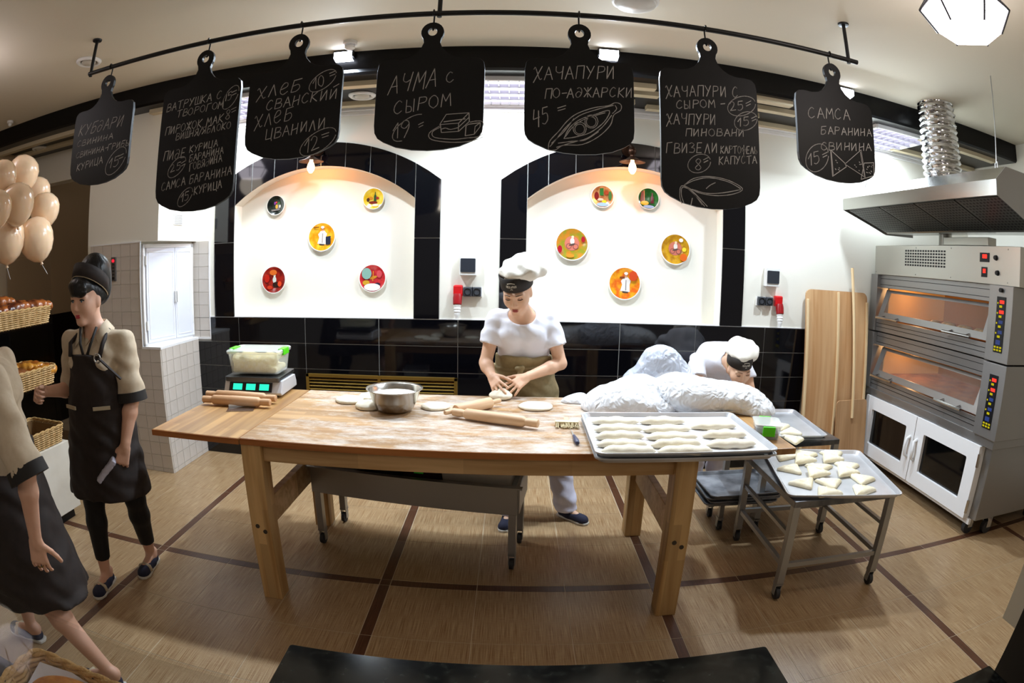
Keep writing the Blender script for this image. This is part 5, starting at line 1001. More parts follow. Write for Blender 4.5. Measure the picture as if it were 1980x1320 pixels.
def basket(lx, ly, h, label, loc, rz=0, rows=8, flare=.02, lined=True):
    t = thing('wicker_basket', label, 'basket', loc, rz, 'wicker bread baskets'); b = B()
    def ringpts(k, m, hx, hy, r):
        base = rrect(-hx, -hy, hx, hy, r, 6); pts = []; per = 0
        P = [Vector((p[0], p[1])) for p in base]+[Vector(base[0])]; L = [0]
        for i in range(len(P)-1): L.append(L[-1]+(P[i+1]-P[i]).length)
        out = []
        for q in range(m):
            s = L[-1]*q/m; i = max(j for j in range(len(L)-1) if L[j] <= s+1e-9); f_ = (s-L[i])/max(1e-9, L[i+1]-L[i]); p = P[i].lerp(P[i+1], f_); d = (P[i+1]-P[i]).normalized(); out.append((p, Vector((d.y, -d.x))))
        return out
    ns = int(2*(lx+ly)/.028)//2*2; m = ns*2
    for k in range(rows):
        z = .008+(h-.02)*k/(rows-1); hx, hy = lx/2-flare+flare*z/h, ly/2-flare+flare*z/h
        rp = ringpts(k, m, hx, hy, .04); b.tube([(p.x+n.x*.0045*math.cos(PI*q/2*2+PI*k+PI*.5*0)*(1 if q % 2 == 0 else 0)*(1 if (q//2+k) % 2 == 0 else -1), p.y+n.y*.0045*(1 if q % 2 == 0 else 0)*(1 if (q//2+k) % 2 == 0 else -1), z) for q, (p, n) in enumerate(rp)], .0052, 5, closed=True)
    o = b.obj('weave', M_wick, t, smooth=True); o['kind'] = 'stuff'
    s = B(); rp0 = ringpts(0, ns, lx/2-flare, ly/2-flare, .04); rp1 = ringpts(0, ns, lx/2, ly/2, .04)
    for (p, n), (p1, n1) in zip(rp0, rp1): s.tube([(p.x, p.y, 0), (p1.x, p1.y, h)], .003, 5)
    o = s.obj('stakes', M_wick, t); o['kind'] = 'stuff'
    rb = B(); rp = ringpts(0, 160, lx/2, ly/2, .04)
    for ph in (0, PI): rb.tube([(p.x+n.x*.0045*math.cos(q*.6283+ph), p.y+n.y*.0045*math.cos(q*.6283+ph), h+.0045*math.sin(q*.6283+ph)) for q, (p, n) in enumerate(rp)], .0055, 6, closed=True)
    rb.obj('rim', M_rim, t, smooth=True)
    B().prism([rrect(-lx/2+flare, -ly/2+flare, lx/2-flare, ly/2-flare, .04)], .002, .008, XY).obj('bottom', M_wick, t)
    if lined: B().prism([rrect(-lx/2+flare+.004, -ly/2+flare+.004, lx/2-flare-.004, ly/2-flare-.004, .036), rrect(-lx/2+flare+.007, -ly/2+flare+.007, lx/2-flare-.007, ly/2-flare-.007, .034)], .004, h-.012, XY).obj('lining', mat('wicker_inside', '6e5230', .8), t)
    return t
BX = RX-.19
basket(.38, .56, .105, 'wicker basket of glossy braided loaves on the top glass shelf', (BX, -1.84, 1.294)); basket(.38, .56, .105, 'second wicker basket along the top glass shelf, farther from the column', (BX, -2.42, 1.294))
basket(.38, .56, .115, 'wicker basket of mixed golden loaves on the middle glass shelf', (BX, -1.84, .914))
basket(.38, .56, .115, 'empty wicker basket on the white base of the rack', (BX, -1.84, .531))
def crust(name, a, b_): return mat(name, a, .28, col2=b_, cscale=9, coat=.35, bump=.15, bscale=25, thr=(.42, .62))
M_br1 = crust('braid_crust', '4a1c0c', '9a5420'); M_br2 = crust('golden_crust', '8a4a16', 'c98a34'); M_br3 = crust('dark_crust', '5a2e12', '7a4620')
def braid_mesh(L, r, m_, n=5):
    fd = Field((-L/2-r*1.6, -r*2.4, -r*1.4), (L/2+r*1.6, r*2.4, r*2.4), r/5)
    for k in range(n):
        s = (k+.5)/n*2-1; e = 1-.45*abs(s)**2.5
        for sd in (-1, 1): fd.ell((s*L/2+sd*.012, sd*r*.62*e, r*.25*e), (r*1.12*e, r*.72*e, r*.85*e), (0, -.2, sd*.75), k=r*.12)
    fd.ell((0, 0, 0), (L/2, r*.9, r*.5), k=.01); return fd.mesh('braided_loaf', m_, 2)
bm1 = braid_mesh(.26, .055, M_br1); bm2 = braid_mesh(.22, .05, M_br2)
def loaf(me, x, y, z, rz, label, grp, name='braided_loaf', sc=1., rx=0): o = link(name, me, None, (x, y, z), (rx, 0, rz), (sc, sc, sc)); tag(o, label, 'bread', grp)
G1 = 'braided loaves in the top basket'
loaf(bm1, BX+.09, -1.66, 1.385, 1.2, 'glossy braided loaf with golden seams, nearest the rack end', G1, sc=1.05); loaf(bm1, BX+.09, -1.83, 1.39, 1.75, 'dark glossy braided loaf in the middle of the top basket', G1); loaf(bm1, BX+.08, -1.98, 1.38, 1.45, 'dark braided loaf at the near end of the top basket', G1); loaf(bm1, BX-.04, -1.90, 1.43, 1.3, 'braided loaf lying highest at the back of the top basket', G1); loaf(bm1, BX-.08, -1.70, 1.39, 1.6, 'braided loaf at the back of the top basket, by the glass', G1)
loaf(bm1, BX+.08, -2.32, 1.385, 1.4, 'braided loaf in the second basket of the top shelf', G1)
G2 = 'loaves in the middle basket'
for k, (x, y, z, rz, l) in enumerate([(.10, -1.64, .985, 1.1, 'golden twisted loaf nearest the rack end of the middle basket'), (.0, -1.70, 1.01, .5, 'golden twisted loaf behind the nearest one, middle basket'), (-.08, -1.82, 1.01, 1.2, 'golden twisted loaf at the back middle of the middle basket'), (-.05, -1.98, 1.01, .3, 'golden twisted loaf at the back near end of the middle basket'), (-.1, -1.64, .99, .2, 'golden twisted loaf in the far back corner of the middle basket')]): loaf(bm2, BX+x, y, z, rz, l, G2)
fd = Field((-.2, -.12, -.08), (.2, .12, .1), .01); fd.ell((0, 0, 0), (.17, .095, .07)); big = fd.mesh('large_loaf', M_br3); loaf(big, BX+.08, -1.92, .99, 1.5, 'large smooth brown oval loaf in the middle basket', G2, 'large_loaf')
# ---- balloons above the rack
M_ball = mat('pearl_balloon', 'ecc9a4', .22, coat=.5, col2='f0d3b2', cscale=3); M_ball.node_tree.nodes['Principled BSDF'].inputs['Subsurface Weight'].default_value = .3; M_ball.node_tree.nodes['Principled BSDF'].inputs['Subsurface Radius'].default_value = (.08, .05, .03)
bal = B().lathe([(0, -.128), (.012, -.126), (.045, -.112), (.082, -.080), (.106, -.034), (.113, .012), (.106, .058), (.082, .094), (.042, .116), (0, .122)], n=28).mesh('skin', M_ball, True); knot = B().lathe([(0, -.120), (.006, -.128), (.011, -.14), (.006, -.141), (0, -.135)], n=12).mesh('knot', M_ball, True)
bl = [(70, 463, -1.75, 1.12, 'large round peach balloon, lowest of the cluster and nearest the column'), (14, 465, -1.95, 1.12, 'peach balloon hanging low beside the largest balloon'), (33, 395, -2.0, 1.02, 'peach balloon in the middle of the cluster, facing the room'), (86, 407, -1.62, 0.95, 'peach balloon above the lowest one, against the dark passage'), (43, 338, -1.8, 1.02, 'peach balloon second highest in the cluster'), (72, 374, -1.55, 0.9, 'small peach balloon half hidden behind the second highest one'), (4, 345, -2.05, 0.9, 'peach balloon high in the cluster, farthest from the column'), (-8, 405, -2.2, 0.9, 'peach balloon in the middle row, farthest from the column')]
for k, (u, v, y, s, l) in enumerate(bl):
    p = aty(u, v, y); t = thing('balloon', l, 'balloon', p, 0, 'peach balloons above the rack'); t.rotation_euler = (random.uniform(-.3, .3), random.uniform(-.3, .3), 0)
    link('skin', bal, t, scale=(s, s, s)); link('knot', knot, t, scale=(s, s, s)); B().tube([(0, 0, -.14*s), (.01, .02, -.2*s)], .0015, 5).obj('string', M_wp, t)
# ================================================================== foreground: granite counters, showcase with a basket
M_gran = mat('black_granite', '0b0c0c', .12, col2='2a2e2a', cscale=60, thr=(.5, .75), detail=8)
t = thing('granite_counter', 'black granite counter end in the foreground', 'counter', (.045, -3.8, 0)); B().prism([rrect(-.425, -.75, .425, .382, .006)], .92, .95, XY).obj('slab', M_gran, t, bevel=.003); B().box((-.38, -.74, 0), (.38, .33, .92)).obj('body', M_ovd, t)
t = thing('side_counter', 'black granite counter at the lower right corner', 'counter', (1.0, -4.0, 0)); B().prism([rrect(-.42, -.6, -.113, .338, .004)], .92, .95, XY).obj('slab', M_gran, t, bevel=.003); B().box((-.40, -.59, 0), (-.14, .30, .92)).obj('body', M_ovd, t)
t = thing('black_cabinet', 'tall black cabinet with pale edge at the lower right corner', 'cabinet', (1.28, -3.7, 0)); B().box((-.30, -.5, 0), (.4, .07, 1.22)).obj('body', mat('matt_black', '050506', .4), t); B().box((-.075, .10, .86), (.4, .24, 1.25)).obj('side_panel', mat('panel_dark', '2a1e24', .4), t); B().box((-.095, .10, .86), (-.075, .24, 1.25)).obj('pale_edge', mat('pale_edge', 'c9bea8', .4), t)
t = thing('glass_showcase', 'glass-fronted showcase in the lower left corner', 'showcase', (-.85, -3.78, 0)); B().box((-.55, -.35, 0), (.43, .17, .795)).obj('body', M_ovd, t); B().box((-.55, .186, .70), (.43, .194, .99)).obj('front_pane', M_glass, t); B().box((-.55, -.34, .992), (.43, .195, 1.0)).obj('top_pane', M_glass, t)
basket(.42, .36, .10, 'wicker basket with a white napkin in the lower left corner', (-.71, -3.79, .80), 0, 9, lined=False)
fd = Field((-.14, -.09, -.05), (.14, .09, .08), .007); fd.ell((0, 0, 0), (.12, .07, .05)); o = fd.obj('seeded_loaf', mat('seeded_crust', 'a3601c', .5, col2='c98a3a', cscale=40, bump=.5, bscale=90)); o.location = (-.735, -3.705, .885); tag(o, 'golden seeded loaf on the napkin in the corner basket', 'bread')
o = B().add([(-.09, -.12, .0), (.12, -.12, .002), (.12, .09, .04), (.0, .095, .06), (-.095, .085, .055), (0, 0, .012)], [(0, 1, 5), (1, 2, 5), (2, 3, 5), (3, 4, 5), (4, 0, 5)]).obj('napkin', mat('napkin_white', 'd9dbe6', .8)); o.location = (-.80, -3.715, .832); tag(o, 'white paper napkin lining the corner basket', 'napkin')
# ================================================================== people
V3 = lambda *a: np.array(a, float)
def unit(v): v = np.array(v, float); return v/np.linalg.norm(v)
def hand(fd, wrist, d, nrm, side, curl=.35, spread=.10, sc=1., thumb_out=.6):
    """palm + four unequal fingers + thumb. d: pointing direction, nrm: way the palm faces, side: +1 if the thumb lies towards d x nrm"""
    d = unit(d); nrm = unit(np.array(nrm)-d*np.dot(nrm, d)); lat = np.cross(d, nrm)*side; w = np.array(wrist, float)
    k = .006
    for q in (-.026, -.009, .009, .026): fd.cap(w+d*.008*sc+lat*q*.7*sc, w+d*.082*sc+lat*q*sc, .0125*sc, .0108*sc, k=.008)
    fd.cap(w-d*.02, w+d*.02, .021*sc, .019*sc, k=.012)
    for q, L, dz in ((.029, .068, 0), (.010, .078, .003), (-.0095, .072, .001), (-.028, .056, -.006)):
        p = w+d*(.080+dz)*sc+lat*q*sc; f0 = unit(d+lat*q/.027*spread); a = curl
        for s, fr in enumerate((.45, .32, .26)):
            a_ = curl*(.7+.75*s); dirn = unit(f0*math.cos(a_)+nrm*math.sin(a_)); nx = p+dirn*L*fr*sc
            r0 = (.0084, .0078, .0070)[s]*sc; fd.cap(p, nx, r0, r0*.92, k=.0025); p = nx
    p = w+d*.022*sc+lat*.026*sc; dr = unit(d*.62+lat*thumb_out+nrm*.35)
    for L, r0, bend in ((.040, .0125, 0), (.032, .0105, .25), (.024, .0095, .3)):
        dr = unit(dr+d*bend*.8); nx = p+dr*L*sc; fd.cap(p, nx, r0*sc, r0*.9*sc, k=.004); p = nx
def frame(f, up=(0, 0, 1)):
    f = unit(f); r = unit(np.cross(f, up)); u = np.cross(r, f); return r, f, u           # r: image-left/right neutral, local x
def head(fd, c, f, up, sc=1.):
    r, f, u = frame(f, up); P = lambda x, y, z: np.array(c)+(r*x+f*y+u*z)*sc
    R3 = np.stack([r, f, u], 1); eu = tuple(Matrix(R3.tolist()).to_euler())
    E = lambda x, y, z, rx, ry, rz, k=.02, op='u': fd.ell(P(x, y, z), (rx*sc, ry*sc, rz*sc), eu, k=k, op=op)
    E(0, -.014, .035, .076, .092, .083); E(0, .022, -.032, .055, .064, .070, .03); fd.cap(P(-.007, .068, -.090), P(.007, .068, -.090), .015*sc, None, k=.035)
    for s in (-1, 1):
        E(s*.036, .048, -.018, .027, .034, .032, .035); fd.cap(P(s*.012, .086, .030), P(s*.045, .070, .028), .010*sc, .008*sc, k=.018)
        E(s*.031, .096, .010, .016, .013, .0095, .012, 'c'); E(s*.0695, -.006, -.006, .010, .017, .027, .010)
    fd.cap(P(0, .084, .020), P(0, .099, -.026), .006*sc, .0085*sc, k=.014)
    for s in (-1, 1): E(s*.0095, .090, -.030, .007, .008, .006, .008)
    E(0, .080, -.060, .022, .0105, .012, .012)
    return P, eu
def face_parts(P, eu, root, off, look_down=0., brow='2a1c14', iris='35414a', lip='a8433c', sc=1.):
    def put(name, fd_, m_): o = fd_.obj(name, m_, root, 1); o.location = off; return o
    M_eye = mat('eye_white', 'd8d2ca', .2); M_ir = mat('iris_'+iris, iris, .2); M_br = mat('hair_'+brow, brow, .5); M_lip = mat('lips_'+lip, lip, .4); M_lid = mat('eyelid', 'c99a80', .5)
    for s in (-1, 1):
        c = P(s*.031, .0715, .0100); e = B().ball((0, 0, 0), .0125*sc, 16).obj('eye', M_lid if look_down > .5 else M_eye, root, smooth=True); e.location = Vector(c)+Vector(off)
        if look_down <= .5:
            b = B().ball((0, 0, 0), .0068*sc, 12).obj('iris', M_ir, e, smooth=True); b.location = Vector(P(s*.031, .0790, .0085)-c)
            lid = B().tube([Vector(P(s*.031+q*.016, .0835-abs(q)**2*.006, .0155-abs(q)**2*.005)-c) for q in (-1, -.5, 0, .5, 1)], .0032*sc, 6).obj('lashes', M_br, e, smooth=True)
        else:
            B().tube([Vector(P(s*.031+q*.016, .0845-abs(q)**2*.006, .003+abs(q)**2*.003)-c) for q in (-1, -.5, 0, .5, 1)], .0022*sc, 6).obj('lashes', M_br, e, smooth=True)
        o = B().tube([P(s*(.014+q*.036), .0945-.017*q*q-.004*q, .031+.008*q-.008*q*q) for q in (0, .25, .5, .75, 1)], [.0018*sc, .0024*sc, .0022*sc, .0018*sc, .0008*sc], 6).obj('eyebrow', M_br, root, smooth=True); o.location = off
    for nm, z, rz in (('upper_lip', -.0560, .0046), ('lower_lip', -.0630, .0058)):
        o = B().tube([P(x*.9, .0895-14*x*x, z+(0 if nm == 'lower_lip' else .001)) for x in (-.021, -.014, -.006, 0, .006, .014, .021)], [.0012*sc, rz*.8*sc, rz*sc, rz*.9*sc, rz*sc, rz*.8*sc, .0012*sc], 8).obj(nm, M_lip, root, smooth=True); o.location = off
def skinmat(name, c, c2): 
    m = mat(name, c, .5, col2=c2, cscale=7, bump=.05, bscale=80); b = m.node_tree.nodes['Principled BSDF']; b.inputs['Subsurface Weight'].default_value = .12; b.inputs['Subsurface Radius'].default_value = (.02, .008, .005); return m
M_skin = skinmat('skin', 'd9ab8c', 'e2b99c'); M_skin2 = skinmat('skin_warm', 'cfa086', 'd8ab92')
def body_field(J, h=.0052, pad=.12):
    P = np.array([v for k, v in J.items() if k not in ('face', 'up', 'bf')]); return Field(P.min(0)-pad, P.max(0)+V3(pad, pad, pad+.06), h)
def limbs(fd, J, g=1.):
    for s in 'LR':
        sh, el, wr = J['sh'+s], J['el'+s], J['wr'+s]; hp, kn, an = J['hp'+s], J['kn'+s], J['an'+s]
        fd.cap(sh, sh+(el-sh)*.5, .042*g, .041*g, k=.02); fd.cap(sh+(el-sh)*.4, el, .042*g, .036*g, k=.02)
        m_ = el+(wr-el)*.3; fd.cap(el, m_, .036*g, .038*g, k=.015); fd.cap(m_, wr, .038*g, .024*g, k=.015)
        fd.cap(hp, kn, .080*g, .052*g, k=.03); c = kn+(an-kn)*.3; fd.cap(kn, c, .050*g, .052*g, k=.02); fd.cap(c, an, .051*g, .031*g, k=.02)
        to = J['to'+s]; d = unit((to-an)*V3(1, 1, 0)); fd.cap(an+V3(0, 0, -.02)-d*.03, an+V3(0, 0, -.045)-d*.02, .03, .028, k=.015); fd.cap(an-V3(0, 0, .035), an+(to-an)*.72-V3(0, 0, .004), .030, .020, k=.02)
def torso(fd, J, g=1.):
    pv, ch, nk = J['pelvis'], J['chest'], J['neck']; ax = unit(J['shL']-J['shR'])
    for s in (-1, 1):
        fd.cap(pv+ax*s*.06, pv+ax*s*.05+(ch-pv)*.35, .105*g, .085*g, k=.05); fd.cap(pv+ax*s*.05+(ch-pv)*.35, ch+ax*s*.055, .085*g, .10*g, k=.05)
        sh = (J['shL'] if s > 0 else J['shR']); fd.cap(ch+ax*s*.04, sh-ax*s*.03-V3(0, 0, .02), .085*g, .046*g, k=.035); fd.cap(nk-V3(0, 0, .045)+ax*s*.02, sh-ax*s*.02+V3(0, 0, .004), .045*g, .036*g, k=.035)
    bf = unit((J['bf'] if 'bf' in J else J['face'])*V3(1, 1, .25))
    for s in (-1, 1): fd.ell(ch+bf*.068+ax*s*.062-V3(0, 0, .015), .058*g, k=.05)
    fd.cap(ch, nk-V3(0, 0, .02), .08*g, .055*g, k=.04); fd.cap(nk-V3(0, 0, .05), J['head']-V3(0, 0, .03)-unit(J['face'])*.01, .05*g, .047*g, k=.02)
def shoe(J, s, root, off, m_up, m_sole, band=None):
    an, to = J['an'+s], J['to'+s]; d = unit((to-an)*V3(1, 1, 0)); heel = V3(an[0], an[1], 0)-d*.055; L = .235; yaw = math.atan2(d[1], d[0])
    fd = Field((-.03, -.06, 0), (.27, .06, .09), .006)
    fd.cap((.035, 0, .032), (.09, 0, .03), .034, .034, k=.02); fd.cap((.09, 0, .028), (.195, 0, .022), .036, .038, k=.02); fd.half((0, 0, .012), (0, 0, -1)); fd.ell((.085, 0, .07), (.075, .026, .042), k=.008, op='c')
    o = fd.obj('shoe', m_up, root, 1); o.location = Vector(heel)+Vector(off); o.rotation_euler = (0, 0, yaw)
    sl = [(.0, -.028), (.06, -.034), (.13, -.034), (.19, -.041), (.228, -.026), (.238, 0), (.228, .026), (.19, .041), (.13, .034), (.06, .034), (0, .028), (-.01, 0)]
    B().prism([sl], .001, .016, XY).obj('sole', m_sole, o, bevel=.004)
    if band: B().tube([(.165, -.041, .02), (.160, -.03, .048), (.158, 0, .058), (.160, .03, .048), (.165, .041, .02)], .011, 8).obj('band', band, o, smooth=True)
def cap_hat(P, eu, root, off, c, u, f, tilt_back, label_text=True, sc=1.):
    """dark headband and floppy white crown"""
    M_band = mat('cap_band', '241d17', .7); M_capw = mat('cap_white', 'e9e3d6', .7, bump=.5, bscale=16)
    bb = B(); n = 36
    lo = []; hi = []
    for k in range(n):
        a = 2*PI*k/n; x, y = .082*math.sin(a), .100*math.cos(a)-.012; zl = .044+.006*math.cos(a); zh = .112+.020*math.cos(a)
        lo.append(P(x, y, zl)); hi.append(P(x*1.04, y*1.04, zh))
    bb.add(lo+hi, [(k, (k+1) % n, n+(k+1) % n, n+k) for k in range(n)]); o = bb.obj('cap_band', M_band, root, smooth=True); o.location = off; sd = o.modifiers.new('thick', 'SOLIDIFY'); sd.thickness = .004; sd.offset = 1
    cc = P(*tilt_back); fd = Field(np.array(cc)-.2, np.array(cc)+.2, .006)
    fd.ell(P(0, -.014, .134), (.088, .104, .026), eu, k=.02); fd.ell(cc, (.108, .125, .060), eu, k=.05); fd.ell(P(tilt_back[0]*1.7, tilt_back[1]*1.5-.02, tilt_back[2]-.035), (.07, .07, .045), eu, k=.05)
    fd.wave(lambda X, Y, Z: .004*np.sin(48*(X-c[0])+30*(Y-c[1])+3*np.sin(20*Z))+.003*np.sin(75*(Y-c[1])-40*(X-c[0])))
    fd.ell(P(0, -.012, .035), (.076, .094, .06), eu, k=.0, op='c')
    o = fd.obj('cap_crown', M_capw, root, 2); o.location = off
    if label_text:
        em = B(); M_em = mat('emblem_thread', 'cfc8ba', .8); q = lambda x, z: P(-x, (.1075*math.sqrt(max(0, 1-(x/.085)**2))-.012)+.0045, z)
        em.tube([q(x, .112-14*x*x) for x in np.linspace(-.020, .020, 9)], .0022, 5); o = em.obj('emblem_arc', M_em, root); o.location = off
        em = B()
        for k in range(7):
            x = -.027+.0078*k
            for st in GL['ПЕКАРНЯ'[k]].split(';'):
                pts = [tuple(float(t_) for t_ in a.split(',')) for a in st.strip('~').split()]
                em.tube([q(x+a[0]*.0010, .084+a[1]*.0013) for a in pts], .0011, 4)
        em.tube([q(x, .077-.6*abs(x)) for x in (-.006, 0, .006)], .0015, 4); o = em.obj('emblem_lettering', M_em, root); o.location = off; o['kind'] = 'stuff'
def cloth(name, fd, m_, root, off, it=2): o = fd.obj(name, m_, root, it); o.location = off; return o
def folds(fd, amp=.003, s=1.): return fd.wave(lambda X, Y, Z: amp*np.sin(26*s*X+34*s*Z+2.2*np.sin(17*s*Z+9*Y)+1.3*np.sin(40*s*Y))+amp*.6*np.sin(61*s*(X+.4*Z)+3*np.sin(21*s*Z)))
def tshirt(J, m_, root, off, hem_z, slv=.55, g=1.12, neckc=None, h=.0075):
    P = np.array([J[k] for k in ('shL', 'shR', 'elL', 'elR', 'chest', 'pelvis', 'neck')]); fd = Field(P.min(0)-.2, P.max(0)+.15, h)
    torso(fd, dict(J, head=J['neck']+V3(0, 0, .02)), g)
    for s in 'LR':
        sh, el = J['sh'+s], J['el'+s]; e = sh+(el-sh)*slv; fd.cap(sh, sh+(e-sh)*.3, .047*g, .05*g, k=.02); fd.cyl(sh+(e-sh)*.12, e, .048*g, .062*g, k=.012)
    folds(fd)
    nc = neckc if neckc is not None else J['neck']+unit(J['face'])*.02
    fd.ell(nc, (.085, .082, .062), k=.0, op='c'); fd.cap(nc+V3(0, 0, .03), J['head'], .066, None, k=0, op='c')
    fd.half((0, 0, hem_z), (0, 0, -1)); return fd.obj('t_shirt', m_, root, 2)
M_tee = mat('white_tee', 'e6e6ee', .8, bump=.25, bscale=14); M_olive = mat('olive_apron', '8f805c', .75, col2='978863', cscale=60, bump=.2, bscale=16); M_wpants = mat('white_trousers', 'd8d8ea', .8, bump=.3, bscale=12); M_navy = mat('navy_canvas', '23253a', .8); M_sole = mat('rubber_sole', 'd2cec4', .6)
# ------------------------------------------------------------------ central baker
def root_for(label, x, y): r_ = thing('person', label, 'person', (x, y, 0), 0); return r_, (-x, -y, 0)
R1, O1 = root_for('young baker in white t-shirt, white cap and olive apron pinching dough', .07, -.82)
J = dict(pelvis=V3(.075, -.80, .90), chest=V3(.07, -.845, 1.20), neck=V3(.055, -.885, 1.325), head=V3(.025, -.955, 1.425), face=unit((-.22, -.90, -.50)), up=(-.10, -.30, .95),
         shL=V3(.215, -.855, 1.262), shR=V3(-.095, -.865, 1.272), elL=V3(.285, -.905, 1.015), elR=V3(-.150, -.925, 1.015), wrL=np.array(aty(1018, 729, -1.03)), wrR=np.array(aty(951, 727, -1.02)),
         hpL=V3(.16, -.79, .88), hpR=V3(-.01, -.79, .88), knL=V3(.27, -.83, .49), knR=V3(.0, -.87, .49), anL=V3(.365, -.84, .09), anR=V3(.005, -.90, .09), toL=V3(.455, -.93, .03), toR=V3(-.02, -1.01, .03))
fd = body_field(J); torso(fd, J); limbs(fd, J); PP, eu = head(fd, J['head'], J['face'], J['up'], 1.06)
hand(fd, J['wrL'], np.array(aty(984, 753, -1.11))-J['wrL'], (-.3, .6, -.7), -1, .26, .26, thumb_out=.55); hand(fd, J['wrR'], np.array(aty(964, 752, -1.12))-J['wrR'], (.4, .6, -.35), 1, .22, .26, thumb_out=.5)
o = fd.obj('body', M_skin, R1, 1); o.location = O1; face_parts(PP, eu, R1, O1, look_down=.8, brow='4a3424', lip='a8504a', sc=1.06)
cap_hat(PP, eu, R1, O1, J['head'], J['up'], J['face'], (-.050, -.050, .128))
hf = Field(J['head']-.16, J['head']+.2, .006); hf.ell(PP(0, -.03, .035), (.077, .088, .078), eu); hf.half(PP(0, .02, 0), J['face']); hf.ell(PP(.0, -.09, -.03), (.03, .03, .03), eu, k=.03); cloth('hair', hf, mat('hair_brown', '4a3220', .5, bump=.5, bscale=60), R1, O1)
o = tshirt(J, M_tee, R1, O1, .985, .60, neckc=J['neck']+V3(0, -.06, -.022)); o.location = O1
pf = Field((-.25, -1.1, .0), (.6, -.6, 1.0), .009); pf.cap(J['pelvis']+V3(-.05, 0, -.02), J['pelvis']+V3(.05, 0, -.02), .11, None, k=.04)
for s in 'LR': pf.cap(J['hp'+s], J['kn'+s], .088, .078, k=.04); pf.cap(J['kn'+s], J['an'+s]-V3(0, 0, .02), .078, .072, k=.04)
folds(pf, .005); pf.half((0, 0, .055), (0, 0, -1)); cloth('trousers', pf, M_wpants, R1, O1)
af = Field((-.22, -1.08, .48), (.36, -.60, 1.09), .008); c0 = (.08, -.80); af.cone_ell(.50, .98, (c0[0]+.02, c0[1]), c0, (.245, .175), (.178, .145), .02); af.cone_ell(.97, 1.055, c0, (c0[0]-.005, c0[1]-.02), (.176, .145), (.170, .148), .01)
folds(af, .004); af.half((0, -.70, 0), (0, 1, 0)); ap = cloth('apron', af, M_olive, R1, O1)
B().tube([(c0[0]+.181*math.sin(a), c0[1]-.150*math.cos(a), .985+.01*math.sin(a*2)) for a in np.linspace(-1.5, 1.5, 14)], .012, 8).obj('waist_tie', M_olive, ap, smooth=True)
kf = Field((-.02, -1.02, .80), (.12, -.90, 1.02), .005); kf.ell((.05, -.958, .985), (.022, .016, .018)); kf.chain([(.05, -.965, .98), (.035, -.972, .93), (.02, -.968, .87)], [.012, .011, .010], .01); kf.chain([(.052, -.965, .98), (.058, -.972, .94), (.05, -.97, .90)], [.011, .011, .009], .01); kf.cap((.03, -.962, .992), (.065, -.962, .998), .012); kf.obj('knot', M_olive, ap, 1)
for s in 'LR': shoe(J, s, R1, O1, M_navy, M_sole)
# ------------------------------------------------------------------ bending baker at the right
R2, O2 = root_for('baker in white t-shirt and cap bending low behind the plastic bags', 1.47, -.34)
J = dict(pelvis=V3(1.46, -.22, .80), chest=V3(1.44, -.43, .985), neck=V3(1.475, -.545, 1.01), head=V3(1.515, -.650, .945), face=unit((.05, -.92, -.38)), up=(-.04, -.36, .92),
         shL=V3(1.60, -.50, .985), shR=V3(1.265, -.47, .975), elL=V3(1.66, -.60, .74), elR=V3(1.25, -.60, .76), wrL=V3(1.69, -.78, .66), wrR=V3(1.42, -.76, .70),
         hpL=V3(1.56, -.21, .78), hpR=V3(1.38, -.21, .78), knL=V3(1.59, -.30, .44), knR=V3(1.38, -.32, .44), anL=V3(1.58, -.22, .09), anR=V3(1.38, -.30, .09), toL=V3(1.60, -.40, .03), toR=V3(1.36, -.46, .03))
fd = body_field(J); torso(fd, J); limbs(fd, J); PP, eu = head(fd, J['head'], J['face'], J['up'])
hand(fd, J['wrL'], (.05, -.8, -.2), (-.2, 0, -1), -1, .4); hand(fd, J['wrR'], (.3, -.8, -.25), (.2, 0, -1), 1, .4)
o = fd.obj('body', M_skin, R2, 1); o.location = O2; face_parts(PP, eu, R2, O2, look_down=.8, brow='6a4c30', lip='b0584c')
cap_hat(PP, eu, R2, O2, J['head'], J['up'], J['face'], (-.025, -.050, .125))
hf = Field(J['head']-.16, J['head']+.2, .006); hf.ell(PP(0, -.03, .03), (.078, .088, .078), eu); hf.half(PP(0, .015, 0), J['face']); cloth('hair', hf, mat('hair_blond', 'a88654', .5, bump=.5, bscale=60), R2, O2)
o = tshirt(J, M_tee, R2, O2, .70, .5, neckc=J['neck']+V3(.02, -.05, -.02)); o.location = O2
pf = Field((1.2, -.5, .0), (1.8, .0, 1.0), .009); pf.cap(J['pelvis']+V3(-.06, 0, 0), J['pelvis']+V3(.06, 0, 0), .13, None, k=.05)
for s in 'LR': pf.cap(J['hp'+s], J['kn'+s], .095, .08, k=.05); pf.cap(J['kn'+s], J['an'+s]-V3(0, 0, .02), .08, .072, k=.03)
folds(pf, .005); pf.half((0, 0, .055), (0, 0, -1)); pf.half((0, -.03, 0), (0, 1, 0)); cloth('trousers', pf, M_wpants, R2, O2)
for s in 'LR': shoe(J, s, R2, O2, M_navy, M_sole, mat('shoe_beige', 'b9a98f', .7))
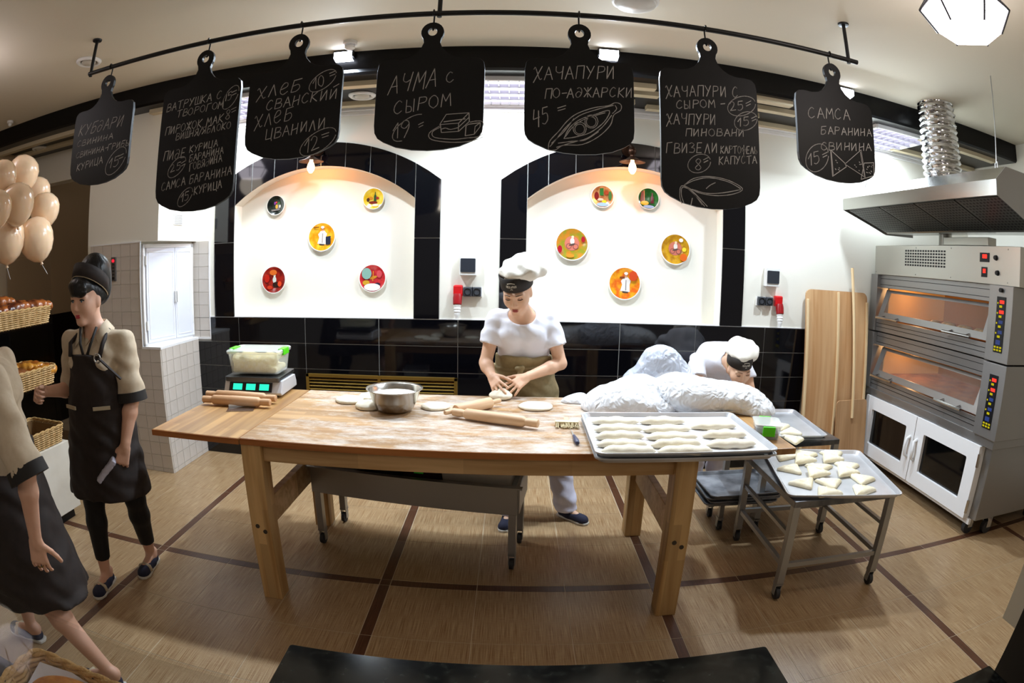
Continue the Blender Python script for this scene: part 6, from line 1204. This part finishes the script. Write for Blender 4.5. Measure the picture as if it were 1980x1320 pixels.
# ------------------------------------------------------------------ waitresses
M_shirt = mat('beige_shirt', 'bfae95', .8, col2='c6b69e', cscale=50, bump=.25, bscale=12); M_cuff = mat('dark_cuff', '1c1815', .75); M_apr = mat('dark_brown_apron', '201815', .75, col2='271d19', cscale=40, bump=.25, bscale=11); M_trim = mat('apron_trim', 'a8987c', .75); M_blk = mat('black_leggings', '0a0a0c', .7, bump=.2, bscale=18); M_hair = mat('black_hair', '09080a', .38, bump=.6, bscale=45, stretch=(1, 1, .3))
def shirt(J, root, off, hem_z, g=1.10, slv=.95, collar=True):
    P = np.array([J[k] for k in ('shL', 'shR', 'elL', 'elR', 'chest', 'pelvis', 'neck')]); fd = Field(P.min(0)-.2, P.max(0)+.15, .0075)
    torso(fd, dict(J, head=J['neck']+V3(0, 0, .02)), g)
    ends = {}
    for s in 'LR':
        sh, el = J['sh'+s], J['el'+s]; e = sh+(el-sh)*slv; ends[s] = (e, unit(el-sh)); fd.cap(sh, sh+(e-sh)*.3, .048*g, .052*g, k=.02); fd.cyl(sh+(e-sh)*.12, e, .050*g, .064*g, k=.012)
    folds(fd, .0045)
    f = unit(J['face'] if 'bf' not in J else J['bf']); nc = J['neck']+f*.04
    fd.ell(nc+V3(0, 0, .0), (.062, .062, .05), k=0, op='c'); fd.cap(nc+V3(0, 0, .02), nc+V3(0, 0, .2), .07, None, k=0, op='c')
    for q in range(8): fd.cap(nc+f*(.03+.012*q)-V3(0, 0, .02*q), nc+f*(.10+.012*q)-V3(0, 0, .02*q), .034-.004*q, None, k=0, op='c')
    fd.half((0, 0, hem_z), (0, 0, -1)); o = fd.obj('shirt', M_shirt, root, 2); o.location = off
    for s in 'LR':
        e, d = ends[s]; c = B().tube([Vector(e-d*.018), Vector(e+d*.026)], [.068*g, .071*g], 20, cap=True).obj('cuff', M_cuff, root, auto=.8); c.location = off
    return o, f, nc
def collar(J, f, nc, root, off):
    r = unit(np.cross(f, (0, 0, 1))); bb = B(); bk = J['neck']-f*.045+V3(0, 0, .035)
    for s in (-1, 1):
        a = [bk, bk+r*s*.05+f*.02, nc+r*s*.062+V3(0, 0, .025), nc+r*s*.045+f*.055+V3(0, 0, -.025)]
        b_ = [bk-f*.02-V3(0, 0, .05), bk+r*s*.085+f*.0-V3(0, 0, .045), nc+r*s*.115+f*.01-V3(0, 0, .028), nc+r*s*.088+f*.075-V3(0, 0, .095)]
        bb.add([Vector(q) for q in a+b_], [(0, 1, 5, 4), (1, 2, 6, 5), (2, 3, 7, 6)])
    o = bb.obj('collar', M_shirt, root, smooth=True); o.location = off; sd = o.modifiers.new('thick', 'SOLIDIFY'); sd.thickness = .005
    for s in (-1, 1):
        o = B().tube([Vector(q) for q in (nc+r*s*.05+f*.045+V3(0, 0, .01), nc+r*s*.032+f*.085-V3(0, 0, .06), nc+r*s*.006+f*.10-V3(0, 0, .125))], .007, 6).obj('placket', M_cuff, root, smooth=True); o.location = off
def apron(J, root, off, f, z_hem, z_waist, z_bib, cw, rh, rw, rb, hemc=None):
    """wrap-round apron skirt with bib, in its own mesh, ring on the strap and pale pocket trims"""
    lo = (min(cw[0], (hemc or cw)[0])-rh[0]-.05, min(cw[1], (hemc or cw)[1])-rh[0]-.05, z_hem-.03); hi = (max(cw[0], (hemc or cw)[0])+rh[0]+.05, max(cw[1], (hemc or cw)[1])+rh[0]+.05, z_bib+.04)
    af = Field(lo, hi, .008); af.cone_ell(z_hem, z_waist, hemc or cw, cw, rh, rw, .02); 
    ch = J['chest']; af.cone_ell(z_waist-.01, z_bib, cw, (ch[0]+f[0]*.0, ch[1]+f[1]*.0), rw, rb, .015)
    r = unit(np.cross(f, (0, 0, 1)))
    folds(af, .0035)
    # bib only at the front above the waist
    X, Y, Z = np.meshgrid(*af.ax, indexing='ij'); dfront = (X-ch[0])*f[0]+(Y-ch[1])*f[1]; dl = np.abs((X-ch[0])*r[0]+(Y-ch[1])*r[1])
    t_ = np.clip((Z-z_waist)/(z_bib-z_waist), 0, 1); keep = np.maximum(.0-dfront, dl-(.175-.065*t_)); af.D = np.where(Z > z_waist+.01, np.maximum(af.D, keep.astype(np.float32)), af.D)
    return cloth('apron', af, M_apr, root, off)
# ---- waitress with beehive hair
R3, O3 = root_for('waitress with black beehive hair and dark apron holding a cellophane packet', -1.98, -2.12)
J = dict(pelvis=V3(-1.965, -2.08, .90), chest=V3(-1.935, -2.09, 1.20), neck=V3(-1.930, -2.09, 1.335), head=V3(-1.955, -2.125, 1.460), face=unit((.02, -.99, -.05)), up=(-.03, -.06, 1), bf=unit((.20, -.98, 0)),
         shL=V3(-1.765, -2.075, 1.275), shR=V3(-2.095, -2.125, 1.275), elL=V3(-1.735, -2.08, 1.01), elR=V3(-2.140, -2.10, 1.03), wrL=V3(-1.755, -2.165, .80), wrR=V3(-2.155, -2.31, 1.06),
         hpL=V3(-1.88, -2.06, .88), hpR=V3(-2.05, -2.09, .88), knL=V3(-1.87, -2.03, .47), knR=V3(-2.06, -2.17, .48), anL=V3(-1.955, -1.905, .09), anR=V3(-2.085, -2.20, .09), toL=V3(-1.925, -2.06, .03), toR=V3(-2.05, -2.35, .03))
fd = body_field(J); torso(fd, J); limbs(fd, J); PP, eu = head(fd, J['head'], J['face'], J['up'])
hand(fd, J['wrL'], (-.25, -.25, -.9), (-.6, .75, 0), -1, .75, thumb_out=.5); hand(fd, J['wrR'], (.15, -.85, .05), (.9, .15, -.3), 1, 1.25, .03, thumb_out=.25)
o = fd.obj('body', M_skin2, R3, 1); o.location = O3; face_parts(PP, eu, R3, O3, 0, brow='120d0c', iris='4a6070', lip='b03440')
hf = Field(J['head']-V3(.2, .2, .16), J['head']+V3(.22, .25, .30), .0055)
hf.ell(PP(0, -.028, .045), (.082, .092, .086), eu, k=.02); hf.ell(PP(0, -.075, .125), (.085, .088, .095), eu, k=.03); hf.ell(PP(0, -.10, .06), (.07, .06, .09), eu, k=.03); hf.ell(PP(0, .06, .075), (.066, .045, .042), eu, k=.03); hf.ell(PP(-.02, .088, .048), (.058, .022, .026), eu, k=.015)
hf.ell(PP(0, .075, -.035), (.072, .075, .068), eu, k=.004, op='c'); hf.ell(PP(0, .03, -.09), (.09, .1, .075), eu, k=.004, op='c'); cloth('hair', hf, M_hair, R3, O3)
bb = B(); n = 24; lo, hi = [], []
for k in range(n):
    a = 2*PI*k/n; x, y = math.sin(a), math.cos(a); z0 = .105 if y > 0 else .105+.11*y; lo.append(PP(.0875*x, .094*y-.024, .060+.062*y)); hi.append(PP(.089*x, .088*y-.046, .120+.062*y))
bb.add(lo+hi, [(k, (k+1) % n, n+(k+1) % n, n+k) for k in range(n)]); o = bb.obj('headband', M_apr, R3, smooth=True); o.location = O3; md = o.modifiers.new('thick', 'SOLIDIFY'); md.thickness = .006; md.offset = 1
B().tube([Vector(q)+(Vector(q)-Vector(PP(0, -.03, .08))).normalized()*.003 for q in lo], .003, 6, closed=True).obj('piping', M_trim, o, smooth=True)
for s in (1,): o = B().tube([PP(s*.079, .0, -.045), PP(s*.080, .0, -.066)], .0012, 5).ball(tuple(PP(s*.080, .0, -.07)), .005, 8).obj('earring', M_dmetal, R3); o.location = O3
o = B().tube([Vector(J['neck']+q) for q in (V3(-.055, -.0, .02), V3(-.04, -.06, -.02), V3(.0, -.095, -.075), V3(.035, -.06, -.02), V3(.055, .0, .02))], .0015, 5).obj('necklace', mat('thin_gold', '7a6030', .4, .8), R3); o.location = O3
o, f, nc = shirt(J, R3, O3, .93); collar(J, f, nc, R3, O3)
ap = apron(J, R3, O3, f, .535, 1.0, 1.225, (-1.955, -2.09), (.255, .20), (.182, .150), (.165, .150), (-1.985, -2.10))
r = unit(np.cross(f, (0, 0, 1))); ch = J['chest']
for s in (-1, 1):
    p0 = ch+f*.135+r*s*.09+V3(0, 0, .02); p1 = ch+f*.11+r*s*.10+V3(0, 0, .075); p2 = J['neck']+r*s*.085+f*.02+V3(0, 0, -.01)
    B().tube([Vector(p0), Vector(p1), Vector(p2)], .011, 8).obj('strap', M_apr, ap, smooth=True)
    B().box((-.045, -.004, -.008), (.045, .004, .008)).obj('pocket_trim', M_trim, ap).matrix_local = Matrix.Translation(Vector(V3(-1.955, -2.09, .985)+f*.150+r*s*.095))@Matrix.Rotation(math.atan2(f[1], f[0])+PI/2-s*.45, 4, 'Z')
p = ch+f*.150-r*.09+V3(0, 0, .015); B().tube([Vector(p+(-r)*.018*math.cos(a)+V3(0, 0, 1)*.02*math.sin(a)+f*.01) for a in np.linspace(0, 2*PI, 17)[:-1]], .004, 6, closed=True).obj('ring', M_chrome, ap, smooth=True)
B().bar(tuple(p+f*.012-r*.01), tuple(p-r*.115-V3(0, 0, .095)+f*-.01), .022, .006).obj('strap_end', M_apr, ap)
lf = Field((-2.3, -2.4, .1), (-1.6, -1.8, .95), .008)
for s in 'LR': lf.cap(J['hp'+s], J['kn'+s], .085, .060, k=.03); c = J['kn'+s]+(J['an'+s]-J['kn'+s])*.3; lf.cap(J['kn'+s], c, .058, .060, k=.02); lf.cap(c, J['an'+s], .059, .040, k=.02)
lf.half((0, 0, .155), (0, 0, -1)); cloth('leggings', lf, M_blk, R3, O3)
for s in 'LR': shoe(J, s, R3, O3, M_navy, M_sole, mat('shoe_beige', 'b9a98f', .7))
fd = Field((-.1, -.05, -.03), (.1, .05, .03), .005); fd.box((0, 0, 0), (.075, .034, .016), .008); crumple(fd, .004, 2.2); o = fd.obj('cellophane_packet', mat('cellophane', 'cfcee0', .12, alpha=.85, bump=.8, bscale=60, spec=.9), None, 1); o.location = (-1.845, -2.24, .70); o.rotation_euler = (.2, -.75, .5); tag(o, 'crumpled clear cellophane packet in the waitress\'s hand', 'packet')
# ---- waitress walking past in the left foreground
R4, O4 = root_for('waitress in beige shirt and dark apron striding past the bread rack', -1.86, -2.92)
J = dict(pelvis=V3(-1.86, -2.90, .90), chest=V3(-1.80, -2.905, 1.20), neck=V3(-1.90, -2.895, 1.345), head=V3(-1.985, -2.885, 1.475), face=unit((-1, -.1, -.05)), up=(0, 0, 1), bf=unit((-.96, -.28, 0)),
         shL=V3(-1.645, -3.02, 1.285), shR=V3(-1.93, -2.74, 1.28), elL=V3(-1.515, -3.02, 1.005), elR=V3(-1.96, -2.72, 1.0), wrL=V3(-1.555, -3.03, .750), wrR=V3(-2.08, -2.74, .80),
         hpL=V3(-1.84, -2.98, .88), hpR=V3(-1.87, -2.82, .88), knL=V3(-1.72, -2.97, .45), knR=V3(-2.08, -2.82, .46), anL=V3(-1.56, -2.90, .10), anR=V3(-2.14, -2.83, .09), toL=V3(-1.70, -2.93, .03), toR=V3(-2.30, -2.85, .03))
fd = body_field(J); torso(fd, J); limbs(fd, J); PP, eu = head(fd, J['head'], J['face'], J['up'])
hand(fd, J['wrL'], (-.12, -.05, -1), (-.55, .85, 0), 1, .45); hand(fd, J['wrR'], (-.2, 0, -1), (.3, -.9, 0), 1, .5)
o = fd.obj('body', M_skin2, R4, 1); o.location = O4; face_parts(PP, eu, R4, O4, 0, brow='2a1a12')
hf = Field(J['head']-.17, J['head']+.2, .007); hf.ell(PP(0, -.028, .045), (.082, .092, .084), eu, k=.02); hf.ell(PP(0, -.11, .03), (.05, .05, .05), eu, k=.03); hf.ell(PP(0, .075, -.03), (.07, .07, .07), eu, k=.004, op='c'); hf.ell(PP(0, .04, -.09), (.09, .1, .07), eu, k=.004, op='c'); cloth('hair', hf, mat('hair_brown', '4a3220'), R4, O4)
o, f, nc = shirt(J, R4, O4, .93, g=1.16, slv=1.02); collar(J, f, nc, R4, O4)
ap = apron(J, R4, O4, f, .43, 1.0, 1.20, (-1.865, -2.905), (.30, .225), (.155, .185), (.150, .165), (-1.85, -2.90))
B().tube([Vector((-1.865+.165*math.cos(a), -2.905+.196*math.sin(a), .965)) for a in np.linspace(-PI*.55, -PI*1.15, 12)], .010, 6).obj('pocket_trim', M_trim, ap, smooth=True)
for s in 'LR': shoe(J, s, R4, O4, M_navy, M_sole, mat('shoe_beige', 'b9a98f', .7))
an = J['wrL']+V3(-.012, -.005, -.1); 
B().tube([Vector(an+V3(.012*math.cos(a), .012*math.sin(a), .0)) for a in np.linspace(0, 2*PI, 13)[:-1]], .0025, 6, closed=True).obj('finger_ring', mat('thin_gold', '7a6030'), R4, smooth=True).location = O4
